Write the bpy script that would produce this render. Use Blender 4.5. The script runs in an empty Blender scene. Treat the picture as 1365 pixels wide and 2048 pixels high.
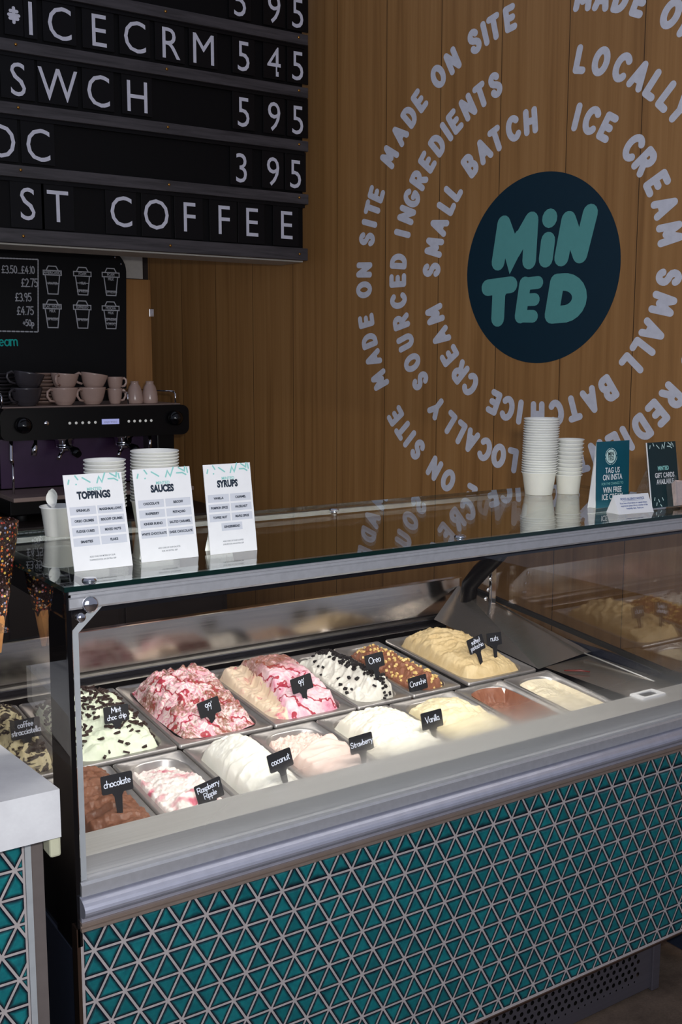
import bpy, bmesh, math, random
from math import sin, cos, pi, radians as R
from mathutils import Vector as V, Matrix as MX, noise as NZ

S = bpy.context.scene
COL = S.collection
rnd = random.Random(11)

# ------------------------------------------------------------ camera, light, exposure
CAMPOS = V((-0.542, -1.6, 1.56))
YAW, PITCH, ROLL, FPX = 0.58432, 0.14282, 0.00163, 2122.6
fwd = V((sin(YAW)*cos(PITCH), cos(YAW)*cos(PITCH), -sin(PITCH)))
rgt = V((cos(YAW), -sin(YAW), 0)); up = rgt.cross(fwd)
r2 = rgt*cos(ROLL) + up*sin(ROLL); u2 = -rgt*sin(ROLL) + up*cos(ROLL)
cd = bpy.data.cameras.new('camera'); cam = bpy.data.objects.new('camera', cd); COL.objects.link(cam)
cd.sensor_fit = 'HORIZONTAL'; cd.sensor_width = 36; cd.lens = 36*FPX/1365; cd.clip_start = .05
cam.matrix_world = MX(((r2.x, u2.x, -fwd.x, CAMPOS.x), (r2.y, u2.y, -fwd.y, CAMPOS.y), (r2.z, u2.z, -fwd.z, CAMPOS.z), (0, 0, 0, 1)))
S.camera = cam
S.view_settings.view_transform = 'Standard'; S.view_settings.look = 'None'
S.view_settings.gamma = 1; S.view_settings.use_curve_mapping = False
S.view_settings.exposure = 0.12
W = bpy.data.worlds.new('world'); S.world = W; W.use_nodes = True
W.node_tree.nodes['Background'].inputs[0].default_value = (.72, .78, 1.0, 1)
W.node_tree.nodes['Background'].inputs[1].default_value = .28

def area(name, loc, target, size, power, color, size_y=None):
    l = bpy.data.lights.new(name, 'AREA'); l.energy = power; l.color = color
    l.shape = 'RECTANGLE' if size_y else 'DISK'; l.size = size
    if size_y: l.size_y = size_y
    o = bpy.data.objects.new(name, l); COL.objects.link(o); o.location = loc
    o.rotation_euler = (V(target)-V(loc)).to_track_quat('-Z', 'Y').to_euler()
    return o
pl = bpy.data.lights.new('camera_flash', 'POINT'); pl.energy = 80; pl.color = (1, .985, .96); pl.shadow_soft_size = .035
po = bpy.data.objects.new('camera_flash', pl); COL.objects.link(po); po.location = (-.415, -1.62, 1.665)
area('shop_window_light', (-1.6, -4.2, 1.8), (.8, .6, 1.1), 3.6, 40, (.82, .89, 1.0), 2.4)
area('case_light', (.80, .045, 1.152), (.80, .40, .70), 1.5, 4.6, (1, .96, .88), .03)
area('added_rear_fill', (.80, .535, 1.188), (.80, .72, .70), 1.5, 2.2, (1, .96, .88), .02)  # added fill lamp to brighten the mounds' backs, not a known case lamp

# ------------------------------------------------------------ materials
def lin(c):
    return tuple(((x/255)/12.92 if x/255 <= .04045 else ((x/255+.055)/1.055)**2.4) for x in c)
class N:
    def __init__(s, name):
        s.m = bpy.data.materials.new(name); s.m.use_nodes = True; s.t = s.m.node_tree
        s.n = s.t.nodes; s.b = s.n['Principled BSDF']; s.out = s.n['Material Output']
    def add(s, typ, **k):
        n = s.n.new(typ)
        for a, v in k.items():
            if a.startswith('i_'):
                key = a[2:]; key = int(key) if key.isdigit() else key.replace('_', ' ')
                n.inputs[key].default_value = v
            else: setattr(n, a, v)
        return n
    def l(s, a, b): s.t.links.new(a, b)
    def co(s, scale=(1, 1, 1), rot=(0, 0, 0), loc=(0, 0, 0)):
        t = s.add('ShaderNodeTexCoord'); m = s.add('ShaderNodeMapping')
        m.inputs['Scale'].default_value = scale; m.inputs['Rotation'].default_value = rot; m.inputs['Location'].default_value = loc
        s.l(t.outputs['Object'], m.inputs[0]); return m.outputs[0]
    def noise(s, vec, scale, detail=4, rough=.55, dist=0):
        n = s.add('ShaderNodeTexNoise'); s.l(vec, n.inputs['Vector'])
        n.inputs['Scale'].default_value = scale; n.inputs['Detail'].default_value = detail
        n.inputs['Roughness'].default_value = rough; n.inputs['Distortion'].default_value = dist
        return n.outputs['Fac']
    def ramp(s, fac, stops, interp='LINEAR'):
        r = s.add('ShaderNodeValToRGB'); r.color_ramp.interpolation = interp
        e = r.color_ramp.elements
        while len(e) > 1: e.remove(e[-1])
        e[0].position = stops[0][0]; e[0].color = tuple(stops[0][1])+(1,)
        for p, c in stops[1:]:
            x = e.new(p); x.color = tuple(c)+(1,)
        s.l(fac, r.inputs[0]); return r.outputs[0]
    def mix(s, fac, a, b, mode='MIX'):
        m = s.add('ShaderNodeMix', data_type='RGBA', blend_type=mode)
        for v, i in ((fac, 0), (a, 6), (b, 7)):
            if hasattr(v, 'is_linked'): s.l(v, m.inputs[i])
            else: m.inputs[i].default_value = v if i == 0 else tuple(v)+(1,)
        return m.outputs[2]
    def math(s, op, a, b=0, clamp=False):
        m = s.add('ShaderNodeMath', operation=op, use_clamp=clamp)
        for v, i in ((a, 0), (b, 1)):
            if hasattr(v, 'is_linked'): s.l(v, m.inputs[i])
            else: m.inputs[i].default_value = v
        return m.outputs[0]
    def bump(s, h, strength=.3, dist=.002):
        b = s.add('ShaderNodeBump'); b.inputs['Strength'].default_value = strength; b.inputs['Distance'].default_value = dist
        s.l(h, b.inputs['Height']); s.l(b.outputs[0], s.b.inputs['Normal'])
    def base(s, c):
        if hasattr(c, 'is_linked'): s.l(c, s.b.inputs['Base Color'])
        else: s.b.inputs['Base Color'].default_value = tuple(c)+(1,)
    def set(s, rough=.5, metal=0, spec=None, coat=0, emis=None, es=0, sss=0):
        i = s.b.inputs; i['Roughness'].default_value = rough; i['Metallic'].default_value = metal
        if spec is not None: i['Specular IOR Level'].default_value = spec
        i['Coat Weight'].default_value = coat
        if emis: i['Emission Color'].default_value = tuple(emis)+(1,); i['Emission Strength'].default_value = es
        return s

def simple(name, rgb, rough=.5, metal=0, spec=None, var=.06, scale=40, bump=0, coat=0):
    """plain surface with slight mottling"""
    k = N(name); c = lin(rgb)
    f = k.noise(k.co(), scale)
    k.base(k.ramp(f, [(.3, [x*(1-var) for x in c]), (.7, [min(1, x*(1+var)) for x in c])]))
    k.set(rough, metal, spec, coat)
    if bump: k.bump(f, bump, .001)
    return k.m

M = {}
M['white_vinyl'] = simple('white_vinyl', (226, 226, 236), .5)
M['teal_dark'] = simple('teal_dark_vinyl', (2, 42, 58), .42, var=.04)
M['teal_light'] = simple('teal_light_vinyl', (98, 170, 166), .5, var=.03)
M['board_black'] = simple('letterboard_black', (11, 10, 12), .55, spec=.15)
M['tile_black'] = simple('letter_tile_black', (13, 12, 15), .4, spec=.2)
M['chalk_black'] = simple('chalkboard_black', (14, 15, 19), .55, var=.15, scale=6, spec=.22)
M['chalk_white'] = simple('chalk_white', (190, 192, 200), .8)
M['chalk_teal'] = simple('chalk_teal', (20, 190, 180), .8)
M['letter_grey'] = simple('letter_white', (218, 218, 232), .5)
M['brass'] = simple('brass', (190, 140, 70), .3, 1)
M['white_paint'] = simple('white_paint', (190, 186, 180), .6)
M['black_plastic'] = simple('black_plastic', (10, 9, 11), .32, spec=.2)
M['black_glass'] = simple('black_printed_glass', (6, 6, 8), .01, spec=.5, var=0)
M['trim_dark'] = simple('grey_brown_trim', (100, 92, 90), .5)
M['black_gloss'] = simple('black_gloss', (10, 10, 13), .12)
M['black_rubber'] = simple('black_rubber', (10, 10, 11), .6)
M['chrome'] = simple('chrome', (215, 215, 220), .08, 1)
M['alu'] = simple('aluminium', (190, 191, 196), .38, .55, scale=80)
M['alu_bright'] = simple('satin_aluminium', (186, 188, 204), .42, .6)
M['frame_grey'] = simple('grey_trim', (160, 164, 168), .5)
M['trim_bronze'] = simple('bronze_trim', (120, 100, 88), .35, 1)
M['trim_warm'] = simple('warm_metal_trim', (166, 150, 140), .36, .6)
M['navy_metal'] = simple('navy_metal', (38, 44, 60), .38, .2)
M['paper'] = simple('white_paper', (236, 236, 238), .6, var=.02)
M['cup_paper'] = simple('cup_paper', (238, 238, 234), .38, var=.02)
M['ink_navy'] = simple('ink_navy', (14, 34, 54), .6)
M['ink_blue'] = simple('ink_blue', (40, 80, 150), .6)
M['ink_grey'] = simple('ink_grey', (110, 116, 124), .6)
M['panel_grey'] = simple('panel_grey', (206, 209, 218), .6, var=.02)
M['confetti_teal'] = simple('confetti_teal', (142, 204, 198), .6)
M['confetti_pale'] = simple('confetti_pale', (200, 226, 222), .6)
M['card_teal'] = simple('card_teal', (6, 82, 100), .45)
M['card_dark'] = simple('card_dark_green', (8, 42, 48), .4)
M['tag_black'] = simple('tag_black', (20, 21, 26), .42)
M['tag_chalk'] = simple('tag_chalk', (215, 222, 238), .8)
M['cup_grey'] = simple('charcoal_glaze', (66, 62, 66), .22, var=.03)
M['cup_taupe'] = simple('taupe_glaze', (190, 162, 150), .2, var=.03)
M['dark_wood'] = simple('dark_cabinet', (44, 34, 30), .5, var=.2, scale=5)
M['purple_dark'] = simple('dark_backsplash', (66, 44, 76), .25, .3, var=.3, scale=4)  # purple reflected tint is put into the base colour
M['drip_steel'] = simple('drip_tray_steel', (158, 138, 130), .42, .35)
M['grout'] = simple('grout', (168, 160, 160), .8, var=.1, scale=60, bump=.2)
M['beige_plastic'] = simple('beige_plastic', (196, 196, 170), .5)
M['cream_leaflet'] = simple('pale_pink_card', (214, 190, 180), .6, var=.1, scale=90)
M['green_print'] = simple('green_print', (40, 92, 70), .6)
M['flake'] = simple('chocolate_flake', (52, 34, 30), .5, var=.3, scale=200)
M['cookie'] = simple('cookie_crumb', (26, 20, 22), .7, var=.3, scale=200)
M['honey'] = simple('honeycomb_nugget', (240, 204, 132), .45, var=.2, scale=200)
M['red_smear'] = simple('red_smear', (92, 26, 22), .4)

def steel(name, rgb, rough, brushed=(3, 300, 300), metal=1.0):
    k = N(name); c = lin(rgb); f = k.noise(k.co(brushed), 1.0, 3)
    k.base(k.ramp(f, [(.3, [x*.88 for x in c]), (.7, c)]))
    k.set(rough, metal); k.l(k.math('MULTIPLY_ADD', f, .12), k.b.inputs['Roughness'])
    k.n[-1].inputs[2].default_value = rough-.06 if False else 0
    mm = k.b.inputs['Roughness'].links[0].from_node; mm.inputs[2].default_value = max(.03, rough-.06)
    return k.m
M['steel'] = steel('brushed_steel', (176, 172, 168), .24)
M['steel_back'] = steel('polished_steel_back', (206, 198, 190), .15)
M['steel_deck'] = steel('satin_steel_deck', (186, 178, 168), .20, metal=.9)
M['steel_pan'] = steel('pan_steel', (188, 184, 182), .34, (60, 60, 60), metal=.8)
M['steel_ledge'] = steel('ledge_steel', (200, 199, 197), .45, metal=.6)
M['grille'] = steel('grille_metal', (98, 94, 102), .42, metal=.6)
M['dark_steel'] = steel('dark_steel', (58, 58, 64), .30)

def wood(name, c1, c2, c3, plank, off):
    k = N(name)
    v = k.co((26, .55, 1)); v2 = k.co((150, 2.2, 1)); v3 = k.co((2.2, .25, 1))
    f1 = k.noise(v, 1, 5, .6, .6); f2 = k.noise(v2, 1, 3, .6); f3 = k.noise(v3, 1, 2)
    col = k.ramp(f1, [(.25, c1), (.5, c2), (.8, c3)])
    col = k.mix(k.math('MULTIPLY', f2, .35), col, c1)
    # tone of each plank and its dark seam
    t = k.add('ShaderNodeTexCoord'); sx = k.add('ShaderNodeSeparateXYZ'); k.l(t.outputs['Object'], sx.inputs[0])
    q = k.math('DIVIDE', k.math('SUBTRACT', sx.outputs[0], off), plank)
    idn = k.math('FLOOR', q); wn = k.add('ShaderNodeTexWhiteNoise', noise_dimensions='1D'); k.l(idn, wn.inputs['W'])
    col = k.mix(k.math('MULTIPLY', wn.outputs['Value'], .28), col, c1)
    fr = k.math('FRACT', q); d = k.math('MINIMUM', fr, k.math('SUBTRACT', 1, fr))
    seam = k.math('LESS_THAN', d, .0016/plank)
    col = k.mix(seam, col, [x*.25 for x in c1])
    k.base(col); k.set(.42, 0, .4)
    k.bump(k.math('ADD', k.math('MULTIPLY', f2, .3), k.math('MULTIPLY', seam, -1.5)), .25, .001)
    return k.m
M['oak_wall'] = wood('oak_panel_wall', lin((142, 100, 56)), lin((176, 128, 76)), lin((196, 148, 94)), .304, .085)
M['oak_board'] = wood('oak_board', lin((150, 104, 58)), lin((178, 128, 74)), lin((190, 140, 86)), 2, -1)
def railwood():
    k = N('grey_stained_rail'); f = k.noise(k.co((4, 60, 60)), 1, 5, .65, .5)
    k.base(k.ramp(f, [(.3, lin((40, 37, 40))), (.6, lin((70, 66, 70))), (.85, lin((84, 78, 80)))])); k.set(.55); k.bump(f, .2, .001)
    return k.m
M['rail'] = railwood()
def stone():
    k = N('white_stone'); f = k.noise(k.co(), 9, 6, .6); g = k.noise(k.co(), 160, 2)
    k.base(k.mix(k.math('MULTIPLY', g, .25), k.ramp(f, [(.3, lin((206, 206, 210))), (.6, lin((226, 227, 230)))]), lin((190, 190, 194)))); k.set(.35)
    return k.m
M['stone'] = stone()
def floorm():
    k = N('worn_floor'); f = k.noise(k.co(), 7, 6, .65); g = k.noise(k.co(), 180, 3)
    k.base(k.mix(k.math('MULTIPLY', g, .6), k.ramp(f, [(.3, lin((70, 58, 50))), (.55, lin((112, 96, 84))), (.8, lin((126, 104, 84)))]), lin((52, 44, 40)))); k.set(.6); k.bump(g, .3, .002)
    return k.m
M['floor'] = floorm()
def tilem(name, c0, c1):
    k = N(name); g = k.add('ShaderNodeNewGeometry')
    f = k.noise(k.co(), 70, 4)
    col = k.ramp(f, [(.25, c0), (.75, c1)])
    col = k.mix(k.math('MULTIPLY', g.outputs['Random Per Island'], .45), col, lin((8, 66, 72)))
    at = k.add('ShaderNodeAttribute', attribute_name='glaze')
    thick = k.ramp(k.math('ADD', at.outputs['Fac'], k.math('MULTIPLY', k.math('SUBTRACT', f, .5), .5)), [(.20, (0, 0, 0)), (.95, (1, 1, 1))])
    col = k.mix(thick, lin((4, 14, 30)), col)
    k.base(col); k.set(.16, 0, .5, .2); k.bump(k.noise(k.co(), 30, 2), .12, .002)
    return k.m
M['tile'] = tilem('teal_glaze', lin((8, 96, 106)), lin((20, 124, 128)))
M['tile_edge'] = simple('teal_glaze_edge', (6, 22, 40), .2, var=.2)

def glass(name, tint=(1, 1, 1), f0=.04, edge=None):
    k = N(name); k.n.remove(k.b)
    geo = k.add('ShaderNodeNewGeometry'); d = k.add('ShaderNodeVectorMath', operation='DOT_PRODUCT')
    k.l(geo.outputs['Normal'], d.inputs[0]); k.l(geo.outputs['Incoming'], d.inputs[1])
    c = k.math('ABSOLUTE', d.outputs['Value'])
    p = k.math('POWER', k.math('SUBTRACT', 1, c, True), 5)
    fac = k.math('ADD', k.math('MULTIPLY', p, 1-f0), f0, True)
    tr = k.add('ShaderNodeBsdfTransparent'); tr.inputs[0].default_value = tuple(tint)+(1,)
    gl = k.add('ShaderNodeBsdfGlossy'); gl.inputs['Roughness'].default_value = 0.0; gl.inputs['Color'].default_value = (1, 1, 1, 1)
    mx = k.add('ShaderNodeMixShader'); k.l(fac, mx.inputs[0]); k.l(tr.outputs[0], mx.inputs[1]); k.l(gl.outputs[0], mx.inputs[2])
    k.sh = mx.outputs[0]; k.l(k.sh, k.out.inputs[0])
    return k
M['glass'] = glass('clear_glass').m
M['glass_top'] = glass('top_glass', (.93, .97, .95), .045).m
M['glass_end'] = glass('end_glass', (.86, .86, .86), .10).m  # grey tint stands in for the shade on the wall behind
M['acrylic'] = glass('clear_acrylic', (.95, .96, .97), .05).m
def fogglass():
    k = glass('fogged_glass')
    t = k.add('ShaderNodeTexCoord'); sx = k.add('ShaderNodeSeparateXYZ'); k.l(t.outputs['Object'], sx.inputs[0])
    X, Z = sx.outputs[0], sx.outputs[2]
    n1 = k.noise(k.co((3.2, 1, 7)), 1, 3, .5)
    # height of the condensation above the lower edge grows along the pane
    top = k.math('ADD', k.math('MULTIPLY', X, .050), .790)
    top = k.math('ADD', top, k.math('MULTIPLY', k.math('SUBTRACT', n1, .5), .045))
    d = k.math('DIVIDE', k.math('SUBTRACT', top, Z), .066)
    mr = k.add('ShaderNodeMapRange', interpolation_type='SMOOTHSTEP'); k.l(d, mr.inputs[0])
    mr.inputs[1].default_value = -.45; mr.inputs[2].default_value = .85; mr.inputs[3].default_value = 0; mr.inputs[4].default_value = .96
    fx = k.add('ShaderNodeMapRange', interpolation_type='SMOOTHSTEP'); k.l(X, fx.inputs[0]); fx.inputs[1].default_value = .0; fx.inputs[2].default_value = .66
    fr_ = k.add('ShaderNodeMapRange', interpolation_type='SMOOTHSTEP'); k.l(X, fr_.inputs[0]); fr_.inputs[1].default_value = .98; fr_.inputs[2].default_value = 1.26; fr_.inputs[3].default_value = 1; fr_.inputs[4].default_value = .35
    fac = k.math('MULTIPLY', k.math('MULTIPLY', mr.outputs[0], fx.outputs[0], True), fr_.outputs[0])
    df = k.add('ShaderNodeBsdfTranslucent'); df.inputs[0].default_value = (.80, .82, .80, 1)
    dd = k.add('ShaderNodeBsdfDiffuse'); dd.inputs[0].default_value = (.62, .64, .64, 1)
    m2 = k.add('ShaderNodeMixShader'); m2.inputs[0].default_value = .5; k.l(df.outputs[0], m2.inputs[1]); k.l(dd.outputs[0], m2.inputs[2])
    rf = k.add('ShaderNodeBsdfRefraction'); rf.inputs['Roughness'].default_value = .8; rf.inputs['IOR'].default_value = 1.10; rf.inputs['Color'].default_value = (.97, .97, .97, 1)
    m4 = k.add('ShaderNodeMixShader'); m4.inputs[0].default_value = .60; k.l(m2.outputs[0], m4.inputs[1]); k.l(rf.outputs[0], m4.inputs[2]); m2 = m4
    m3 = k.add('ShaderNodeMixShader'); k.l(fac, m3.inputs[0]); k.l(k.sh, m3.inputs[1]); k.l(m2.outputs[0], m3.inputs[2])
    k.l(m3.outputs[0], k.out.inputs[0])
    return k.m
M['fog'] = fogglass()
def glassedge():
    k = N('green_glass_edge'); k.base(lin((8, 34, 32))); k.set(.08, 0, .6); return k.m
M['glass_edge'] = glassedge()
def lampm(name, c, s):
    k = N(name); k.base((.8, .8, .8)); k.set(.5, emis=c, es=s); return k.m
M['display'] = lampm('lcd_display', lin((96, 110, 205)), .55)
M['led'] = lampm('led_diffuser', (1, .96, .88), 2.0)
M['button'] = lampm('lit_button', lin((190, 190, 176)), .22)

def cream(name, stops, scale=30, rough=.42, dist=1.5, bump=.22, extra=None, stretch=(1, 1, 1), sss=.0):
    k = N(name); v = k.co(stretch)
    f = k.noise(v, scale, 5, .6, dist)
    col = k.ramp(f, stops)
    if extra: col = extra(k, v, col)
    k.base(col); k.set(rough, 0, .35)
    k.bump(k.math('ADD', k.noise(k.co((1, 2.2, 1)), 90, 4, .6, .8), k.math('MULTIPLY', k.noise(k.co(), 300, 2), .4)), bump, .0016)
    return k.m
L = lin
M['ic_mint'] = cream('mint_ice_cream', [(.3, L((222, 232, 204))), (.7, L((238, 243, 222)))])
def ripple99(k, v, col, back=0):
    # raspberry veins
    w = k.add('ShaderNodeTexWave', wave_type='BANDS', bands_direction='DIAGONAL'); k.l(v, w.inputs['Vector'])
    w.inputs['Scale'].default_value = 5.5; w.inputs['Distortion'].default_value = 17; w.inputs['Detail'].default_value = 4; w.inputs['Detail Scale'].default_value = 1.3; w.inputs['Detail Roughness'].default_value = .62
    col = k.mix(k.ramp(w.outputs['Fac'], [(.92, (0, 0, 0)), (.975, (.95, .95, .95))]), col, L((168, 14, 48)))
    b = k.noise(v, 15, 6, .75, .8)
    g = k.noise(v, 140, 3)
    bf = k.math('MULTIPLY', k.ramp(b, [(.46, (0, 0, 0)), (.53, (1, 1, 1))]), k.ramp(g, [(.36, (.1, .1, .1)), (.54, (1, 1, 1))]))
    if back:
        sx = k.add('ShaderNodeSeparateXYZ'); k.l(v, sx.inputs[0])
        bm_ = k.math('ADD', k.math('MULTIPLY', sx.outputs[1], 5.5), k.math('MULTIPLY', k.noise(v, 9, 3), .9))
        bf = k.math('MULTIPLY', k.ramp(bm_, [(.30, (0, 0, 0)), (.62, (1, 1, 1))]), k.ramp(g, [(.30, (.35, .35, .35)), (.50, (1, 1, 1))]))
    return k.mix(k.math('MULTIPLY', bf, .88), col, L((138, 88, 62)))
pk = [(.24, L((176, 30, 72))), (.33, L((224, 110, 144))), (.41, L((246, 226, 222))), (.49, L((232, 152, 174))), (.55, L((250, 236, 226))), (.62, L((240, 190, 200))), (.72, L((204, 70, 108)))]
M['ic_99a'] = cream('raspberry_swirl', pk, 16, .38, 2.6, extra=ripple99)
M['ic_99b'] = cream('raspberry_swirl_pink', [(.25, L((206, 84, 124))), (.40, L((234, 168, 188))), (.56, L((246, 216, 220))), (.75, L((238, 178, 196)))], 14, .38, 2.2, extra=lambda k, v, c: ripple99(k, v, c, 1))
M['ic_99low'] = cream('scooped_swirl', [(.30, L((212, 104, 124))), (.40, L((240, 216, 190))), (.60, L((242, 222, 192))), (.68, L((214, 110, 132)))], 13, .5, 2.0)
M['ic_cookie'] = cream('cookie_ice_cream', [(.3, L((222, 218, 206))), (.7, L((240, 238, 228)))])
M['ic_choc'] = cream('chocolate_ice_cream', [(.3, L((112, 72, 54))), (.7, L((136, 92, 70)))], 22, .36)
M['ic_choc2'] = cream('milk_chocolate_ice_cream', [(.3, L((134, 84, 64))), (.7, L((160, 108, 84)))], 22, .3)
M['ic_pist'] = cream('pistachio_ice_cream', [(.3, L((206, 178, 128))), (.7, L((226, 202, 156)))], 22)
M['ic_coco'] = cream('coconut_ice_cream', [(.3, L((240, 238, 226))), (.7, L((247, 246, 238)))], 22)
M['ic_straw'] = cream('strawberry_ice_cream', [(.3, L((236, 206, 194))), (.7, L((241, 221, 212)))], 22)
M['ic_van'] = cream('white_vanilla_ice_cream', [(.3, L((242, 238, 220))), (.7, L((248, 245, 232)))], 22)
M['ic_van2'] = cream('yellow_vanilla_ice_cream', [(.3, L((240, 224, 180))), (.7, L((246, 234, 200)))], 22)
M['ic_cream'] = cream('pale_cream_ice_cream', [(.3, L((230, 216, 184))), (.7, L((242, 230, 204)))], 22)
def rasp(k, v, col):
    w = k.add('ShaderNodeTexWave', wave_type='RINGS', rings_direction='Z'); k.l(k.co((1, 1, 1), loc=(.02, .06, 0)), w.inputs['Vector'])
    w.inputs['Scale'].default_value = 8; w.inputs['Distortion'].default_value = 12; w.inputs['Detail'].default_value = 3; w.inputs['Detail Scale'].default_value = 1.4
    mk = k.ramp(k.noise(v, 13, 2), [(.46, (0, 0, 0)), (.60, (1, 1, 1))])
    return k.mix(k.math('MULTIPLY', k.ramp(w.outputs['Fac'], [(.35, (0, 0, 0)), (.95, (.85, .85, .85))]), mk), col, L((205, 60, 104)))
M['ic_rasp'] = cream('raspberry_ripple', [(.3, L((240, 226, 222))), (.7, L((246, 240, 232)))], 20, extra=rasp)
def coffee(k, v, col):
    b = k.noise(v, 19, 3, .5, 2.5)
    return k.mix(k.ramp(b, [(.50, (0, 0, 0)), (.55, (1, 1, 1))]), col, L((62, 52, 48)))
M['ic_coffee'] = cream('coffee_ice_cream', [(.3, L((214, 198, 152))), (.7, L((228, 216, 178)))], 22, extra=coffee)
def sprinkle():
    k = N('sprinkle_coat'); v = k.co()
    vo = k.add('ShaderNodeTexVoronoi'); k.l(v, vo.inputs['Vector']); vo.inputs['Scale'].default_value = 210
    sep = k.add('ShaderNodeSeparateColor'); k.l(vo.outputs['Color'], sep.inputs[0])
    c = k.ramp(sep.outputs[0], [(0, L((60, 34, 26))), (.42, L((44, 27, 24))), (.58, L((214, 116, 48))), (.66, L((226, 140, 64))), (.72, L((186, 66, 50))), (.78, L((218, 184, 84))), (.84, L((176, 140, 150))), (.90, L((120, 132, 168))), (.95, L((196, 178, 164)))], 'CONSTANT')
    m = k.ramp(vo.outputs['Distance'], [(.42, (1, 1, 1)), (.55, (0, 0, 0))])
    k.base(k.mix(m, L((38, 22, 20)), c)); k.set(.4); k.bump(m, .6, .002)
    return k.m
M['sprinkles'] = sprinkle()
def waffle():
    k = N('waffle_cone'); k.base(k.ramp(k.noise(k.co(), 40), [(.3, L((170, 110, 60))), (.7, L((206, 150, 92)))])); k.set(.6); return k.m
M['waffle'] = waffle()

# ------------------------------------------------------------ helpers
def link(name, me, mat, parent=None, mw=None, smooth=False):
    o = bpy.data.objects.new(name, me); COL.objects.link(o)
    for m in (mat if isinstance(mat, (list, tuple)) else [mat]): me.materials.append(m)
    if parent: o.parent = parent
    if mw is not None: o.matrix_basis = mw
    if smooth:
        for p in me.polygons: p.use_smooth = True
    return o
def tag(o, label, cat, group=None):
    o['label'] = label; o['category'] = cat
    if group: o['group'] = group
    return o
def thing(name, label, cat, loc=(0, 0, 0), group=None, mw=None):
    o = bpy.data.objects.new(name, None); COL.objects.link(o); o.empty_display_size = .05
    if mw is not None: o.matrix_world = mw
    else: o.location = loc
    return tag(o, label, cat, group)
class MB:
    def __init__(s): s.bm = bmesh.new()
    def box(s, x0, x1, y0, y1, z0, z1, bev=0, mi=0):
        vs = [s.bm.verts.new(p) for p in ((x0, y0, z0), (x1, y0, z0), (x1, y1, z0), (x0, y1, z0), (x0, y0, z1), (x1, y0, z1), (x1, y1, z1), (x0, y1, z1))]
        fs = [s.bm.faces.new([vs[i] for i in f]) for f in ((0, 3, 2, 1), (4, 5, 6, 7), (0, 1, 5, 4), (1, 2, 6, 5), (2, 3, 7, 6), (3, 0, 4, 7))]
        for f in fs: f.material_index = mi
        if bev: bmesh.ops.bevel(s.bm, geom=list({e for f in fs for e in f.edges}), offset=bev, segments=2, affect='EDGES', profile=.5)
        return s
    def poly(s, pts, mi=0):
        f = s.bm.faces.new([s.bm.verts.new(p) for p in pts]); f.material_index = mi; return s
    def prism(s, pts, d, mi=0):
        """closed outline pts extruded by vector d"""
        a = [s.bm.verts.new(p) for p in pts]; b = [s.bm.verts.new(V(p)+V(d)) for p in pts]; n = len(a)
        fs = [s.bm.faces.new(a[::-1]), s.bm.faces.new(b)]
        for i in range(n): fs.append(s.bm.faces.new((a[i], a[(i+1) % n], b[(i+1) % n], b[i])))
        for f in fs: f.material_index = mi
        return s
    def lathe(s, prof, n=32, loc=(0, 0, 0), mtx=None, mi=0, close=False):
        mtx = mtx or MX.Translation(loc); rings = []
        for r, z in prof:
            if r < 1e-6: rings.append([s.bm.verts.new(mtx @ V((0, 0, z)))])
            else: rings.append([s.bm.verts.new(mtx @ V((r*cos(2*pi*i/n), r*sin(2*pi*i/n), z))) for i in range(n)])
        for a, b in zip(rings, rings[1:]):
            for i in range(n):
                j = (i+1) % n
                q = [a[i], a[j], b[j], b[i]] if len(a) > 1 and len(b) > 1 else ([a[0], b[j], b[i]] if len(a) == 1 else [a[i], a[j], b[0]])
                f = s.bm.faces.new(q); f.material_index = mi; f.smooth = True
        return s
    def tube(s, pts, r, n=10, mi=0, cap=True):
        pts = [V(p) for p in pts]; rings = []; rr = r if isinstance(r, (list, tuple)) else [r]*len(pts)
        prev = None
        for i, p in enumerate(pts):
            t = (pts[min(i+1, len(pts)-1)]-pts[max(i-1, 0)]).normalized()
            if prev is None: a = t.orthogonal().normalized()
            else: a = (prev - t*prev.dot(t)).normalized()
            prev = a; b = t.cross(a)
            rings.append([s.bm.verts.new(p+(a*cos(2*pi*k/n)+b*sin(2*pi*k/n))*rr[i]) for k in range(n)])
        for q, w in zip(rings, rings[1:]):
            for k in range(n):
                f = s.bm.faces.new((q[k], q[(k+1) % n], w[(k+1) % n], w[k])); f.smooth = True; f.material_index = mi
        if cap:
            s.bm.faces.new(rings[0][::-1]).material_index = mi; s.bm.faces.new(rings[-1]).material_index = mi
        return s
    def build(s, name, mat, parent=None, mw=None, recalc=True):
        if recalc: bmesh.ops.recalc_face_normals(s.bm, faces=s.bm.faces)
        me = bpy.data.meshes.new(name); s.bm.to_mesh(me); s.bm.free()
        return link(name, me, mat, parent, mw)
def structure(o): o['kind'] = 'structure'; return o
def cyl_prof(r, z0, z1, b=.001): return [(0, z0), (r-b, z0), (r, z0+b), (r, z1-b), (r-b, z1), (0, z1)]

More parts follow.
